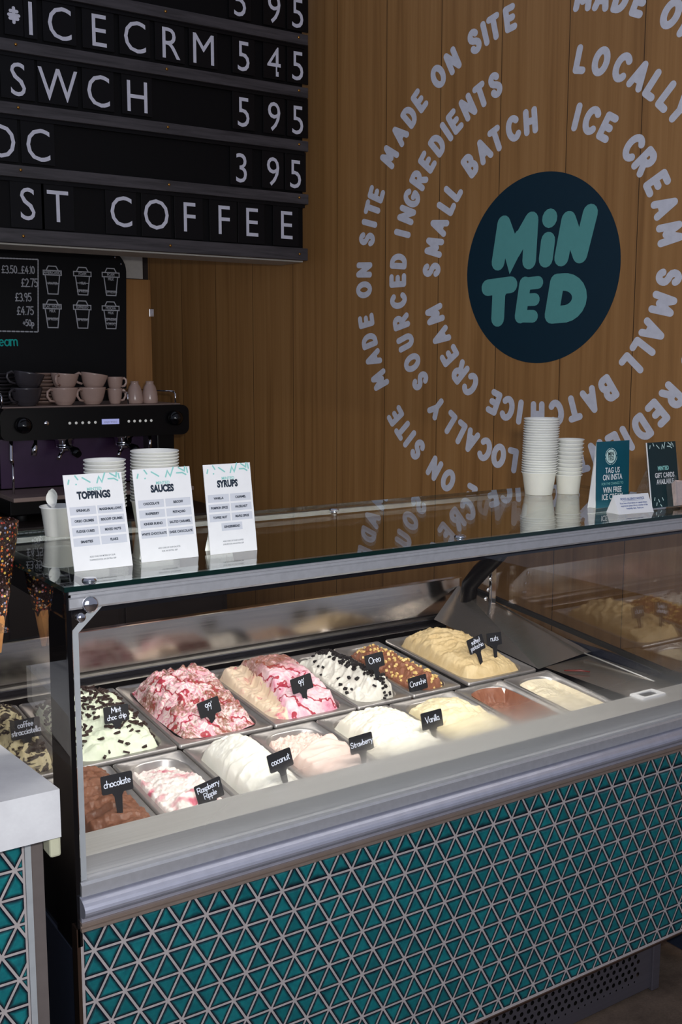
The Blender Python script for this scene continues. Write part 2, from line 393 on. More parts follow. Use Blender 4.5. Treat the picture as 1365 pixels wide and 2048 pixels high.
# stroke lettering -------------------------------------------------
def arc(cx, cy, rx, ry, a0, a1, n=12): return [(cx+rx*cos(R(a0+(a1-a0)*i/n)), cy+ry*sin(R(a0+(a1-a0)*i/n))) for i in range(n+1)]
G = {}
def g(c, w, *st): G[c] = (w, [list(s) for s in st])
g('M', .86, [(0, 0), (.08, 1)], [(.08, 1), (.43, .3)], [(.43, .3), (.78, 1)], [(.78, 1), (.86, 0)])
g('A', .74, [(0, 0), (.37, 1)], [(.37, 1), (.74, 0)], [(.16, .32), (.58, .32)])
g('D', .66, [(0, 0), (0, 1)], [(0, 1), (.22, 1)]+arc(.22, .5, .44, .5, 90, -90)+[(0, 0)])
g('E', .54, [(0, 0), (0, 1)], [(0, 1), (.54, 1)], [(0, .5), (.46, .5)], [(0, 0), (.54, 0)])
g('O', .8, arc(.4, .5, .4, .5, 0, 360, 28))
g('N', .68, [(0, 0), (0, 1)], [(0, 1), (.68, 0)], [(.68, 0), (.68, 1)])
g('S', .6, arc(.3, .74, .27, .26, 20, 200, 10)+arc(.3, .26, .30, .26, 100, -160, 14)[0:])
G['S'] = (.6, [arc(.3, .75, .26, .25, 25, 180, 10)+[(.08, .64)]+[(.2, .55), (.4, .47)]+[(.53, .38)]+arc(.3, .26, .28, .26, 10, -160, 12)])
g('I', .0, [(0, 0), (0, 1)])
g('T', .64, [(0, 1), (.64, 1)], [(.32, 1), (.32, 0)])
g('L', .5, [(0, 1), (0, 0)], [(0, 0), (.5, 0)])
g('C', .68, arc(.4, .5, .4, .5, 45, 315, 20))
g('Y', .7, [(0, 1), (.35, .48)], [(.7, 1), (.35, .48)], [(.35, .48), (.35, 0)])
g('U', .66, [(0, 1), (0, .34)]+arc(.33, .34, .33, .34, 180, 360, 12)+[(.66, 1)])
g('R', .62, [(0, 0), (0, 1)], [(0, 1), (.32, 1)]+arc(.32, .74, .28, .26, 90, -90, 10)+[(0, .48)], [(.3, .48), (.62, 0)])
g('G', .74, arc(.4, .5, .4, .5, 45, 345, 20), [(.78, .4), (.5, .42)])
g('B', .6, [(0, 0), (0, 1)], [(0, 1), (.3, 1)]+arc(.3, .76, .26, .24, 90, -90, 10)+[(0, .52)], [(.3, .52)]+arc(.3, .26, .3, .26, 90, -90, 10)+[(0, 0)])
g('H', .66, [(0, 0), (0, 1)], [(.66, 0), (.66, 1)], [(0, .5), (.66, .5)])
g('V', .7, [(0, 1), (.35, 0)], [(.35, 0), (.7, 1)])
xh = .55
g('a', .44, arc(.2, .27, .2, .27, 60, 330, 16), [(.42, .55), (.42, .1), (.5, 0)])
g('c', .38, arc(.22, .27, .2, .27, 50, 310, 14))
g('d', .44, arc(.2, .27, .2, .27, 60, 330, 16), [(.42, 1), (.42, .05)])
g('e', .42, [(.02, .26), (.4, .32)]+arc(.21, .28, .19, .27, 10, 310, 16))
g('f', .32, arc(.3, .8, .16, .18, 60, 180, 8)+[(.14, 0)], [(0, .5), (.32, .52)])
g('h', .4, [(0, 1), (0, 0)], [(0, .3)]+arc(.2, .33, .2, .2, 150, 0, 8)+[(.4, 0)])
g('i', .06, [(.03, .52), (.03, 0)], [(.03, .76), (.035, .79)])
g('l', .08, [(.04, 1), (.02, .1), (.1, 0)])
g('m', .62, [(0, .55), (0, 0)], [(0, .33)]+arc(.16, .38, .15, .16, 150, 0, 8)+[(.31, 0)], [(.31, .33)]+arc(.46, .38, .15, .16, 150, 0, 8)+[(.62, 0)])
g('n', .4, [(0, .55), (0, 0)], [(0, .3)]+arc(.2, .34, .2, .2, 150, 0, 8)+[(.4, 0)])
g('o', .42, arc(.21, .27, .21, .27, 0, 360, 18))
g('p', .42, [(0, .55), (0, -.4)], arc(.2, .27, .2, .27, 140, -140, 14))
g('r', .28, [(0, .55), (0, 0)], [(0, .32)]+arc(.18, .36, .17, .17, 150, 50, 6))
g('s', .34, arc(.18, .41, .14, .13, 40, 200, 8)+[(.2, .26)]+arc(.16, .13, .17, .13, 50, -150, 10))
g('t', .32, [(.16, .85), (.15, .1), (.28, 0)], [(0, .55), (.32, .58)])
g('u', .42, [(0, .55), (.02, .15)]+arc(.2, .16, .19, .16, 190, 340, 8)+[(.4, .55)], [(.4, .55), (.43, 0)])
g('w', .6, [(0, .55), (.15, 0)], [(.15, 0), (.3, .45)], [(.3, .45), (.45, 0)], [(.45, 0), (.6, .55)])
g('y', .42, [(0, .55), (.2, .05)], [(.44, .55), (.1, -.4)])
g('b', .42, [(0, 1), (0, 0)], arc(.2, .27, .2, .27, 140, -140, 14))
g('9', .42, arc(.20, .74, .19, .24, 0, 360, 16), [(.39, .78), (.37, .4), (.26, 0)])
g("'", .12, [(.09, 1.12), (.04, .92)])
g('£', .5, arc(.32, .78, .17, .2, 20, 180, 8)+[(.18, .04)], [(0, .02), (.5, .04)], [(.02, .45), (.38, .45)])
g('0', .46, arc(.23, .5, .22, .48, 0, 360, 18))
g('1', .1, [(.0, .82), (.08, 1), (.08, 0)])
g('2', .46, arc(.22, .72, .2, .27, 160, -30, 10)+[(0, 0), (.46, .02)])
g('3', .44, arc(.18, .74, .2, .25, 140, -80, 10), arc(.18, .25, .24, .26, 80, -140, 10))
g('4', .5, [(.34, 1), (0, .32)], [(0, .32), (.5, .34)], [(.36, .66), (.34, 0)])
g('5', .44, [(.42, 1), (.08, 1), (.04, .58)]+arc(.18, .32, .24, .31, 110, -140, 12))
g('7', .44, [(0, 1), (.44, 1), (.14, 0)])
g('.', .06, [(.02, .02), (.035, .03)])
g('+', .4, [(0, .45), (.4, .45)], [(.2, .68), (.2, .22)])

class Strokes:
    """flat lettering: every stroke a ribbon with round ends, layers a hair apart"""
    def __init__(s): s.bm = bmesh.new(); s.k = 0
    def stroke(s, pts, w):
        pts = [V((p[0], p[1])) for p in pts]; z = s.k*2.2e-5; s.k += 1
        q = [pts[0]]
        for p in pts[1:]:
            if (p-q[-1]).length > 1e-5: q.append(p)
        if len(q) < 2: q.append(q[0]+V((1e-4, 0)))
        n = len(q); closed = (q[0]-q[-1]).length < 1e-4 and n > 4
        if closed: q = q[:-1]; n -= 1
        Ls, Rs = [], []
        for i in range(n):
            if closed: a, b = q[(i-1) % n], q[(i+1) % n]
            else: a, b = q[max(i-1, 0)], q[min(i+1, n-1)]
            d1 = (q[i]-a) if (q[i]-a).length > 1e-7 else (b-q[i]); d2 = (b-q[i]) if (b-q[i]).length > 1e-7 else d1
            t = (d1.normalized()+d2.normalized()); t = t.normalized() if t.length > 1e-5 else d1.normalized()
            c = max(.5, t.dot(d1.normalized())); nn = V((-t.y, t.x))*(w/2/c)
            Ls.append(s.bm.verts.new((q[i].x+nn.x, q[i].y+nn.y, z))); Rs.append(s.bm.verts.new((q[i].x-nn.x, q[i].y-nn.y, z)))
        for i in range(n if closed else n-1):
            j = (i+1) % n; s.bm.faces.new((Rs[i], Rs[j], Ls[j], Ls[i]))
        if not closed:
            for c0, d, A, B in ((q[0], q[0]-q[1], Ls[0], Rs[0]), (q[-1], q[-1]-q[-2], Rs[-1], Ls[-1])):
                a0 = math.atan2(d.y, d.x); m = [s.bm.verts.new((c0.x+w/2*cos(a0-pi/2+pi*k/7), c0.y+w/2*sin(a0-pi/2+pi*k/7), z)) for k in range(1, 7)]
                # A is on the side a0-90
                s.bm.faces.new([A]+m+[B])
    def word(s, text, h, w, x=0, y=0, gap=.18, shear=0, rot=0, wf=1, align='C'):
        adv = []; X = 0
        for ch in text:
            if ch == ' ': X += .4*wf; adv.append(None); continue
            adv.append(X); X += G[ch][0]*wf+gap
        tot = X-gap; ox = -tot/2 if align == 'C' else (-tot if align == 'R' else 0); c, sn = cos(rot), sin(rot)
        for ch, a in zip(text, adv):
            if a is None: continue
            for st in G[ch][1]:
                pp = []
                for px, py in st:
                    qx = ((px*wf+a+ox)+shear*py)*h; qy = py*h
                    pp.append((x+qx*c-qy*sn, y+qx*sn+qy*c))
                s.stroke(pp, w)
        return tot*h
    def build(s, name, mat, parent=None, mw=None):
        for f in s.bm.faces:
            f.normal_update()
            if f.normal.z < 0: f.normal_flip()
        me = bpy.data.meshes.new(name); s.bm.to_mesh(me); s.bm.free()
        return link(name, me, mat, parent, mw)
_tc = {}
def text_mesh(body, size, bold=0, align='CENTER', ext=0, sx=1, spacing=1):
    key = (body, size, bold, align, ext, sx, spacing)
    if key in _tc: return _tc[key].copy()
    c = bpy.data.curves.new('txt', 'FONT'); c.body = body; c.size = size; c.offset = bold; c.align_x = align; c.align_y = 'CENTER'
    c.extrude = ext; c.space_character = spacing; c.resolution_u = 3
    o = bpy.data.objects.new('txt', c); COL.objects.link(o)
    dg = bpy.context.evaluated_depsgraph_get(); me = bpy.data.meshes.new_from_object(o.evaluated_get(dg))
    bpy.data.objects.remove(o); bpy.data.curves.remove(c)
    if sx != 1:
        for v in me.vertices: v.co.x *= sx
    _tc[key] = me
    return me.copy()
def text(name, body, size, mat, parent, mw, **k):
    me = text_mesh(body, size, **k); me.materials.clear(); me.name = name
    return link(name, me, mat, parent, mw)
def merge_texts(items):
    """items: (mesh, Matrix) -> one mesh"""
    bm = bmesh.new()
    for me, m in items:
        t = me.copy(); t.transform(m); bm.from_mesh(t); bpy.data.meshes.remove(t)
    me = bpy.data.meshes.new('text'); bm.to_mesh(me); bm.free(); return me
T = MX.Translation
def RX(a): return MX.Rotation(a, 4, 'X')
def RY(a): return MX.Rotation(a, 4, 'Y')
def RZ(a): return MX.Rotation(a, 4, 'Z')
FRONT = RX(pi/2)       # local XY plane -> XZ plane facing -Y
ORD = 'topmost second third fourth fifth sixth seventh eighth ninth tenth eleventh twelfth thirteenth fourteenth fifteenth sixteenth seventeenth eighteenth nineteenth twentieth twenty-first twenty-second twenty-third twenty-fourth twenty-fifth'.split()
def ordn(i, n):
    if i == 0: return 'topmost'
    if i == n-1: return 'lowest'
    return ORD[i]+' from the top'

# ============================================================ THE ROOM
structure(MB().box(-5, 5, -6, 5, -.12, 0).build('floor', M['floor']))
PHI = 1.4026; U = V((cos(PHI), -sin(PHI), 0)); NRM = V((-sin(PHI), -cos(PHI), 0)); C0 = V((2.31419, 1.35339, 1.89604))
WALL = MX(((U.x, 0, NRM.x, C0.x), (U.y, 0, NRM.y, C0.y), (0, 1, 0, C0.z), (0, 0, 0, 1)))
wb = MB().box(-2.72, 2.2, -C0.z, 2.0, -.1, 0)
structure(wb.build('wall_right', M['oak_wall'], None, WALL))
structure(MB().box(-4, 1.9, 3.98, 4.1, 0, 3.9).build('wall_back', M['dark_wood']))

# ------------------------------------------------------------ logo and rings of vinyl lettering on the oak wall
LC = (-.02, 0)
logo = thing('wall_logo', 'large dark teal round shop logo on the oak wall', 'sign', mw=WALL @ T((LC[0], LC[1], .0006)))
bm = MB(); n = 96
bm.prism([(.349*cos(2*pi*i/n), .349*sin(2*pi*i/n), 0) for i in range(n)], (0, 0, .0008)); bm.build('disc', M['teal_dark'], logo)
def chunky(name, glyphs, w, parent, mat, mw):
    s = Strokes()
    for pts in glyphs: s.stroke(pts, w)
    return s.build(name, mat, parent, mw)
# MIN on the upper line, TED below: fat rounded strokes leaning a little to the right
o2 = T((-LC[0], 0, .0014))
sw = .063
s = Strokes()
for a in ([(-.214, .036), (-.190, .178)], [(-.190, .178), (-.140, .070)], [(-.140, .070), (-.060, .180)], [(-.060, .180), (-.066, .032)],
          [(-.176, .13), (-.150, .05), (-.110, .12)]): s.stroke(a, sw)
s.stroke([(.010, .034), (.018, .100)], sw); s.stroke([(.022, .178), (.023, .181)], sw*1.06)
for a in ([(.080, .034), (.106, .166)], [(.106, .166), (.160, .040)], [(.160, .040), (.198, .182)]): s.stroke(a, sw)
s.build('upper_lettering', M['teal_light'], logo, o2)
s = Strokes()
for a in ([(-.262, -.058), (-.150, -.052)], [(-.206, -.056), (-.210, -.178)]): s.stroke(a, sw)
s.stroke([(-.214, -.07), (-.198, -.07)], sw)
for a in ([(-.098, -.172), (-.078, -.052)], [(-.078, -.052), (-.022, -.050)], [(-.090, -.112), (-.036, -.112)], [(-.098, -.172), (-.042, -.174)]): s.stroke(a, .047)
s.stroke([(-.100, -.172), (-.082, -.052)], .054)
s.stroke([(.044, -.172), (.064, -.054)], sw); s.stroke([(.064, -.054), (.092, -.054)]+arc(.094, -.112, .070, .058, 80, -80, 10)+[(.044, -.172)], sw)
s.build('lower_lettering', M['teal_light'], logo, o2)

RING = {
 'inner': (.541, [('S177.1 M167.4 A158.3 L149.3 L142.5'), ('B129.5 A121.1 T113.6 C104.8 H96.1'), ('I74.3 C67.5 E59.5'), ('C45.3 R37.6 E28.0 A18.9 M9.0'),
   ('S-6.4 M-16.0 A-26.2 L-33.9 L-41.3'), ('B-54.2 A-62.9 T-71.5 C-79.5 H-88.8'), ('I-97.7 C-104.1 E-111.7'), ('C-126.4 R-134.5 E-143.7 A-153.2 M-163.5')],
   'innermost ring of white vinyl words around the teal logo'),
 'middle': (.732, [('I165.2 N159.2 G153.7 R147.5 E141.3 D134.9 I129.9 E125.8 N119.5 T113.8 S108.1'), ('L77.6 O70.9 C63.8 A57.4 L51.7 L46.2 Y41'),
   ('S33 O26 U19 R12 C5 E-1.5 D-8'), ('I-17 N-22.5 G-28 R-38.7 E-45.0 D-51.3 I-56.6 E-61 N-67 T-73 S-79'), ('L-98.2 O-103.5 C-109.1 A-115.4 L-121.0 L-126.3 Y-133.2'),
   ('S-144.5 O-151.5 U-158.9 R-165.9 C-172.9 E-179.6 D174.2')], 'second ring of white vinyl words around the teal logo'),
 'outer': (.937, [('M147.2 A141.1 D135.9 E131.3'), ('O123.6 N118.3'), ('S110.9 I107.6 T104.7 E100.1'), ('M80.2 A75.3 D70.5 E65.7'), ('O57.5 N52'), ('S44 I40.5 T37 E32.5'),
   ('M-94 A-100 D-105 E-109.5'), ('O-117.5 N-122.9'), ('S-130.3 I-134.2 T-137.6 E-142.0'), ('M-153.0 A-159.2 D-164.2 E-169.6'), ('O-177.9 N176.9'), ('S168.9 I164.8 T161.0 E157.2')],
   'outermost ring of white vinyl words on the oak wall')}
for nm, (rad, words, lab) in RING.items():
    t = thing('wall_lettering', lab, 'lettering', mw=WALL @ T((LC[0], LC[1], .0006)))
    for wd in words:
        s = Strokes()
        for a in wd.split():
            ch, th = a[0], R(float(a[1:])); hh = .073
            gw = G[ch][0]; rot = th-pi/2
            cx, cy = rad*cos(th), rad*sin(th)
            # centre of the glyph on the ring
            bx, by = cx+(hh/2)*sin(rot), cy-(hh/2)*cos(rot)
            s.word(ch, hh, .0255, bx, by, rot=rot, wf=.80, shear=.0)
        s.build('word', M['white_vinyl'], t)

# ------------------------------------------------------------ letter board menu, hung in front of the back wall
YB = 2.5
mb = thing('menu_board', 'black letter board menu with grey wooden rails hanging at top left', 'menu board', (1.3, YB, 2.0))
inv = T((-1.3, -YB, -2.0))
MB().box(-.1, 1.968, YB+.004, YB+.19, 2.0, 3.4, .002).build('backing_panel', M['board_black'], mb, inv)
MB().box(-.1, 1.972, YB+.012, YB+.20, 1.986, 1.999).build('underside_board', M['white_paint'], mb, inv)
rails = [1.991, 2.231, 2.454, 2.676, 2.893, 3.11]
for i, z in enumerate(rails):
    r = MB().box(-.1, 1.982 if i else 1.978, YB-.022, YB+.004, z, z+(.052 if i == 0 else .043), .002).build('rail', M['rail'], mb, inv)
    for x in (.72, 1.32, 1.935):
        if i == 5: continue
        MB().lathe([(0, 0), (.006, 0), (.005, .003), (0, .004)], 10, mtx=T((x, YB-.022, z+.026)) @ RX(pi/2)).build('screw', M['brass'], r)
    if i: MB().box(-.1, 1.97, YB-.010, YB+.004, z-.014, z).build('lower_lip', M['tile_black'], r)
rows = [(2.137, 'coffee', [('S', .746), ('T', .863), ('C', 1.119), ('O', 1.269), ('F', 1.413), ('F', 1.572), ('E', 1.706), ('E', 1.877)]),
        (2.356, 'second', [('O', .655), ('C', .795), ('3', 1.661), ('9', 1.814), ('5', 1.927)]),
        (2.583, 'third', [('S', .728), ('W', .88), ('C', 1.039), ('H', 1.199), ('5', 1.674), ('9', 1.821), ('5', 1.939)]),
        (2.806, 'fourth', [('I', .784), ('C', .894), ('E', 1.046), ('C', 1.195), ('R', 1.344), ('M', 1.492), ('5', 1.677), ('4', 1.823), ('5', 1.94)]),
        (3.02, 'top', [('5', 1.663), ('9', 1.825), ('5', 1.941)])]
rowname = {'coffee': 'lowest menu board row', 'second': 'second lowest menu board row', 'third': 'middle menu board row', 'fourth': 'second highest menu board row', 'top': 'highest menu board row'}
for z, rn, ls in rows:
    cnt = {}
    for ch, x in ls: cnt[ch] = cnt.get(ch, 0)+1
    seen = {}
    for ch, x in ls:
        seen[ch] = seen.get(ch, 0)+1
        kind = 'number' if ch.isdigit() else 'letter'
        pre = '' if cnt[ch] == 1 else {1: 'left-hand ', 2: 'right-hand '}[seen[ch]]
        w = .05 if ch == 'I' else (.105 if ch.isdigit() else .128)
        if ch == 'W': w = .155
        z0 = z-.088 if rn == 'coffee' else z-.07
        t = thing('letter_tile', 'black tile, %swhite %s %s, %s' % (pre, kind, ch, rowname[rn]), 'letter tile', (x, YB-.001, z), 'letter tiles slotted in the menu board')
        MB().box(-w/2, w/2, -.004, 0, z0-z, .095, .0008).build('tile', M['tile_black'], t)
        text(kind, ch, .172, M['letter_grey'], t, T((0, -.0046, -.006)) @ FRONT, sx=.86 if not ch.isdigit() else .84, bold=-.0005)
t = thing('letter_tile', 'black tile with a small white leaf-like cross before ICECRM', 'letter tile', (.722, YB-.001, 2.808), 'letter tiles slotted in the menu board')
MB().box(-.035, .035, -.004, 0, -.07, .095, .0008).build('tile', M['tile_black'], t)
s = Strokes()
for a in ([(-.018, 0), (.018, 0)], [(0, -.025), (0, .025)], [(-.012, .014), (.012, .014)], [(-.014, -.012), (.014, -.012)]): s.stroke(a, .012)
s.build('symbol', M['letter_grey'], t, T((0, -.0046, 0)) @ FRONT)

# ------------------------------------------------------------ chalkboard, white board, oak board behind the machine
YC = 3.43
cb = thing('chalkboard', 'black chalkboard with drawn takeaway cups above the coffee machine', 'chalkboard', (1.0, YC, 1.6))
inv = T((-1.0, -YC, -1.6))
out = [(.2, YC, 1.2), (1.495, YC, 1.2), (1.516, YC, 1.98)]+[(1.416+.1*cos(R(a)), YC, 1.985+.1*sin(R(a))) for a in range(0, 91, 10)]+[(.2, YC, 2.085)]
MB().prism(out, (0, .012, 0)).build('panel', M['chalk_black'], cb, inv)
pm = inv @ T((0, YC-.0006, 0)) @ FRONT
s = Strokes()
def dash(a, b, n):
    a, b = V(a), V(b)
    for i in range(n): s.stroke([a+(b-a)*((i+.18)/n), a+(b-a)*((i+.82)/n)], .006)
dash((.60, 2.014), (1.079, 2.021), 32); dash((1.079, 2.021), (1.066, 1.686), 24); dash((.60, 1.689), (1.066, 1.686), 22)
s.build('dashed_border', M['chalk_white'], cb, pm)
for tx, x, z, hh, w in (('£3.50...£4.10', 1.060, 1.955, .033, .0044), ('£2.75', 1.072, 1.895, .036, .0046), ('£3.95', 1.040, 1.828, .036, .0046), ('£4.75', 1.048, 1.766, .036, .0046), ('+50p', 1.048, 1.714, .028, .0044)):
    s = Strokes(); s.word(tx, hh, w, x, z, gap=.12, align='R', rot=.02, wf=.85)
    s.build('chalk_price', M['chalk_white'], cb, pm)
s = Strokes(); s.word('cream', .050, .0062, .966, 1.622, gap=.1, align='R', rot=.03)
s.build('teal_chalk_word', M['chalk_teal'], cb, pm)['label'] = 'turquoise chalk word'
cups = [(1.145, 1.929, ['AMERICANO', 'WATER'], [-.0, .45]), (1.292, 1.930, ['FOAM', 'MILK', 'ESPRESSO'], [0, .38, .8]), (1.435, 1.932, ['FOAM', 'MILK', 'ESPRESSO'], [0, .12, .82]),
        (1.139, 1.772, ['FLAT WHITE', 'MILK', 'ESPRESSO'], [0, .12, .55]), (1.286, 1.772, ['ESPRESSO', 'ESPRESSO'], [0, .55]), (1.430, 1.772, ['MOCHA', 'MILK', 'ESPRESSO', 'CHOC'], [0, .14, .5, .75])]
for cx, cz, words, lv in cups:
    s = Strokes(); k = .92
    P = lambda x, y: (cx+x*k, cz+y*k)
    s.stroke([P(-.030, .052), P(-.020, .070), P(.020, .070), P(.030, .052)], .005)
    s.stroke([P(-.047, .048), P(.047, .048), P(.047, .026), P(-.047, .026), P(-.047, .048)], .005)
    s.stroke([P(-.038, .026), P(-.026, -.070), P(.026, -.070), P(.038, .026)], .005)
    for q in lv[1:]:
        yy = .022-q*.085; hw = .037-.012*q
        if q > .2: s.stroke([P(-hw, yy), P(hw, yy)], .004)
    o = s.build('cup_drawing', M['chalk_white'], cb, pm)
    it = []
    for wd, q in zip(words, lv):
        it.append((text_mesh(wd, .018, .0004, sx=.78), T((cx, cz+((.037 if q == 0 else (.014-(q-.12)*.095))*k), .0006))))
    link('cup_caption', merge_texts(it), M['chalk_white'], o)
for x, z in ((1.46, 2.05), (1.49, 2.02)):
    MB().lathe([(0, 0), (.005, 0), (.004, .003), (0, .004)], 10, mtx=inv @ T((x, YC, z)) @ RX(pi/2)).build('screw', M['chrome'], cb)
tag(MB().box(1.30, 1.612, 3.45, 3.475, 1.955, 2.2, .002).build('white_board', M['white_paint']), 'white painted board behind the top corner of the chalkboard', 'board')
ob = thing('oak_board', 'upright oak board with a hinge behind the chalkboard', 'board', (1.48, 3.46, .9))
MB().box(1.30, 1.652, 3.452, 3.49, .90, 1.952, .002).build('board', M['oak_board'], ob, T((-1.48, -3.46, -.9)))
MB().box(1.640, 1.665, 3.445, 3.453, 1.77, 1.81, .002).build('hinge', M['chrome'], ob, T((-1.48, -3.46, -.9)))

# ------------------------------------------------------------ back counter and coffee machine
bc = thing('back_counter', 'dark service counter under the coffee machine', 'counter', (.9, 3.1, 0))
inv = T((-.9, -3.1, 0))
MB().box(-.4, 1.72, 2.72, 3.5, .835, .87, .003).build('worktop', M['dark_wood'], bc, inv)
MB().box(-.38, 1.70, 2.76, 3.48, .0, .834).build('cabinet', M['dark_wood'], bc, inv)
for i in range(4): MB().box(-.34+i*.51, .14+i*.51, 2.742, 2.759, .08, .80, .003).build('door', M['dark_wood'], bc, inv)

em = thing('espresso_machine', 'black two-group espresso machine with cups stacked on top', 'coffee machine', (1.15, 3.1, .87))
inv = T((-1.15, -3.1, -.87))
MB().box(.76, 1.55, 3.13, 3.40, 1.0, 1.335, .01).build('body', M['black_plastic'], em, inv)
def rrect(x0, x1, z0, z1, r, n=6):
    p = []
    for cx, cz, a0 in ((x1-r, z1-r, 0), (x0+r, z1-r, 90), (x0+r, z0+r, 180), (x1-r, z0+r, 270)):
        p += [(cx+r*cos(R(a0+90*i/n)), cz+r*sin(R(a0+90*i/n))) for i in range(n+1)]
    return p
bmx = MB(); bmx.prism([(x, 2.90, z) for x, z in rrect(.722, 1.588, 1.216, 1.352, .034)], (0, .25, 0))
fp = bmx.build('front_panel', M['black_plastic'], em, inv)
for x, z in ((.815, 1.281), (1.512, 1.293)):
    MB().lathe([(0, .05), (.020, .046), (.033, .03), (.034, .014), (.026, 0), (0, 0)], 24, mtx=inv @ T((x, 2.90, z)) @ RX(pi/2)).build('steam_knob', M['black_gloss'], em)
MB().lathe(cyl_prof(.0105, 0, .004), 20, mtx=inv @ T((.918, 2.90, 1.286)) @ RX(pi/2)).build('power_button', M['chrome'], em)
for i in range(5):
    for x0, x1 in ((1.020, 1.136), (1.292, 1.400)):
        MB().lathe(cyl_prof(.0062, 0, .003), 14, mtx=inv @ T((x0+(x1-x0)*i/4, 2.90, 1.284)) @ RX(pi/2)).build('brew_button', M['button'], em)
MB().box(1.166, 1.246, 2.897, 2.902, 1.274, 1.297).build('display', M['display'], em, inv)
text('display_text', 'espresso', .017, M['chalk_white'], em, inv @ T((1.206, 2.8965, 1.285)) @ FRONT)
MB().box(.74, 1.56, 2.93, 3.40, 1.352, 1.358, .002).build('cup_tray', M['drip_steel'], em, inv)
rl = MB(); rl.tube([(.745, 2.94, 1.42), (1.53, 2.94, 1.42)], .004) if False else None
rl = MB()
for x in (.742, 1.538): rl.tube([(x, 2.935, 1.356), (x, 2.935, 1.402), (x-.004, 2.95, 1.412)], .0045)
rl.tube([(1.538, 2.95, 1.412), (1.538, 3.36, 1.412)], .004); rl.tube([(.742, 2.95, 1.412), (.742, 3.36, 1.412)], .004); rl.tube([(.742, 3.36, 1.412), (1.538, 3.36, 1.412)], .004); rl.tube([(1.305, 3.36, 1.412), (1.305, 2.95, 1.412), (1.305, 2.935, 1.402), (1.305, 2.935, 1.356)], .0045)
rl.build('cup_rail', M['chrome'], em, inv)
MB().box(.775, 1.47, 3.115, 3.13, .99, 1.22).build('backsplash', M['purple_dark'], em, inv)
MB().box(1.45, 1.535, 2.95, 3.14, .90, 1.22, .004).build('side_leg', M['black_plastic'], em, inv)
MB().box(.735, 1.56, 2.86, 3.36, .90, .968, .006).build('base', M['black_plastic'], em, inv)
dt = MB().box(.735, 1.56, 2.80, 3.11, .966, .985, .003).build('drip_tray', M['drip_steel'], em, inv)
for x in (.80, 1.48):
    for y in (2.92, 3.30): MB().lathe(cyl_prof(.022, 0, .032), 16, mtx=inv @ T((x, y, .87))).build('foot', M['black_rubber'], em)
for x in (1.035, 1.312):
    gh = MB().lathe([(0, 1.225), (.046, 1.225), (.046, 1.205), (.040, 1.203), (.040, 1.185), (0, 1.185)], 24, mtx=inv @ T((x, 3.02, 0))).build('group_head', M['chrome'], em)
    pf = MB().lathe([(0, 1.184), (.036, 1.184), (.034, 1.160), (.012, 1.150), (0, 1.150)], 24, mtx=inv @ T((x, 3.02, 0)))
    pf.tube([inv @ V((x-.004, 3.02, 1.155)), inv @ V((x-.03, 2.99, 1.143)), inv @ V((x-.045, 2.975, 1.125))], .009)
    pf.build('portafilter', M['chrome'], em)
    MB().tube([inv @ V((x, 2.985, 1.178)), inv @ V((x+.008, 2.945, 1.168)), inv @ V((x+.014, 2.92, 1.157)), inv @ V((x+.018, 2.895, 1.146))], [.011, .013, .021, .016], 14).build('portafilter_handle', M['black_gloss'], em)
MB().tube([inv @ V(p) for p in ((.778, 2.95, 1.222), (.775, 2.94, 1.19), (.770, 2.93, 1.135), (.774, 2.925, 1.12))], .008).tube([inv @ V(p) for p in ((.774, 2.925, 1.12), (.772, 2.92, .99))], .005).build('steam_wand', M['chrome'], em)
MB().tube([inv @ V(p) for p in ((.882, 2.95, 1.222), (.880, 2.94, 1.20), (.872, 2.93, 1.18), (.868, 2.93, 1.148))], [.007, .008, .014, .012]).build('water_spout', M['chrome'], em)
MB().tube([inv @ V(p) for p in ((1.41, 2.95, 1.222), (1.41, 2.94, 1.19), (1.402, 2.93, 1.15))], .008).build('steam_wand', M['chrome'], em)

# cups, saucers and jugs on the machine
def cup_bm(rt, rb, h, th=.003):
    b = MB()
    prof = [(0, .003), (rb*.9, .003), (rb, 0), (rb, .003)]
    for i in range(1, 11):
        q = i/10; prof.append((rb+(rt-rb)*(q**.5)*(1.0), .004+q*(h-.004)))
    prof += [(rt-th*.4, h+.001), (rt-th, h-.001)]
    for i in range(9, -1, -1):
        q = i/10; prof.append((max(.001, rb+(rt-rb)*(q**.5)-th), .006+q*(h-.008)))
    prof.append((0, .006))
    b.lathe(prof, 32); return b
def make_cup(name, label, rt, rb, h, mat, loc, rot, tilt=0, group=None, handle=1):
    t = thing(name, label, 'cup', group=group, mw=T(loc) @ RY(tilt) @ RZ(rot))
    cup_bm(rt, rb, h).build('bowl', mat, t)
    hs = h*.62
    MB().tube([(rt*.93, 0, h*.84), (rt*1.12, 0, h*.92), (rt*1.36, 0, h*.78), (rt*1.38, 0, h*.52), (rt*1.16, 0, h*.28), (rt*.78, 0, h*.22)], .0055, 10).build('handle', mat, t)
    return t
gp = 'cups stacked on the coffee machine'
TZ = 1.3585
make_cup('coffee_cup', 'charcoal coffee cup standing on the machine, under another charcoal cup', .068, .036, .078, M['cup_grey'], (.868, 3.0, TZ), R(205), group=gp)
make_cup('coffee_cup', 'charcoal coffee cup tipped on top of the lower charcoal cup', .066, .035, .070, M['cup_grey'], (.872, 3.0, TZ+.073), R(175), R(9), gp)
make_cup('coffee_cup', 'taupe coffee cup standing beside the charcoal cups', .062, .033, .076, M['cup_taupe'], (1.034, 3.0, TZ), R(195), group=gp)
make_cup('coffee_cup', 'taupe coffee cup resting on the taupe cup beside the charcoal cups', .061, .033, .066, M['cup_taupe'], (1.036, 3.0, TZ+.071), R(225), R(4), gp)
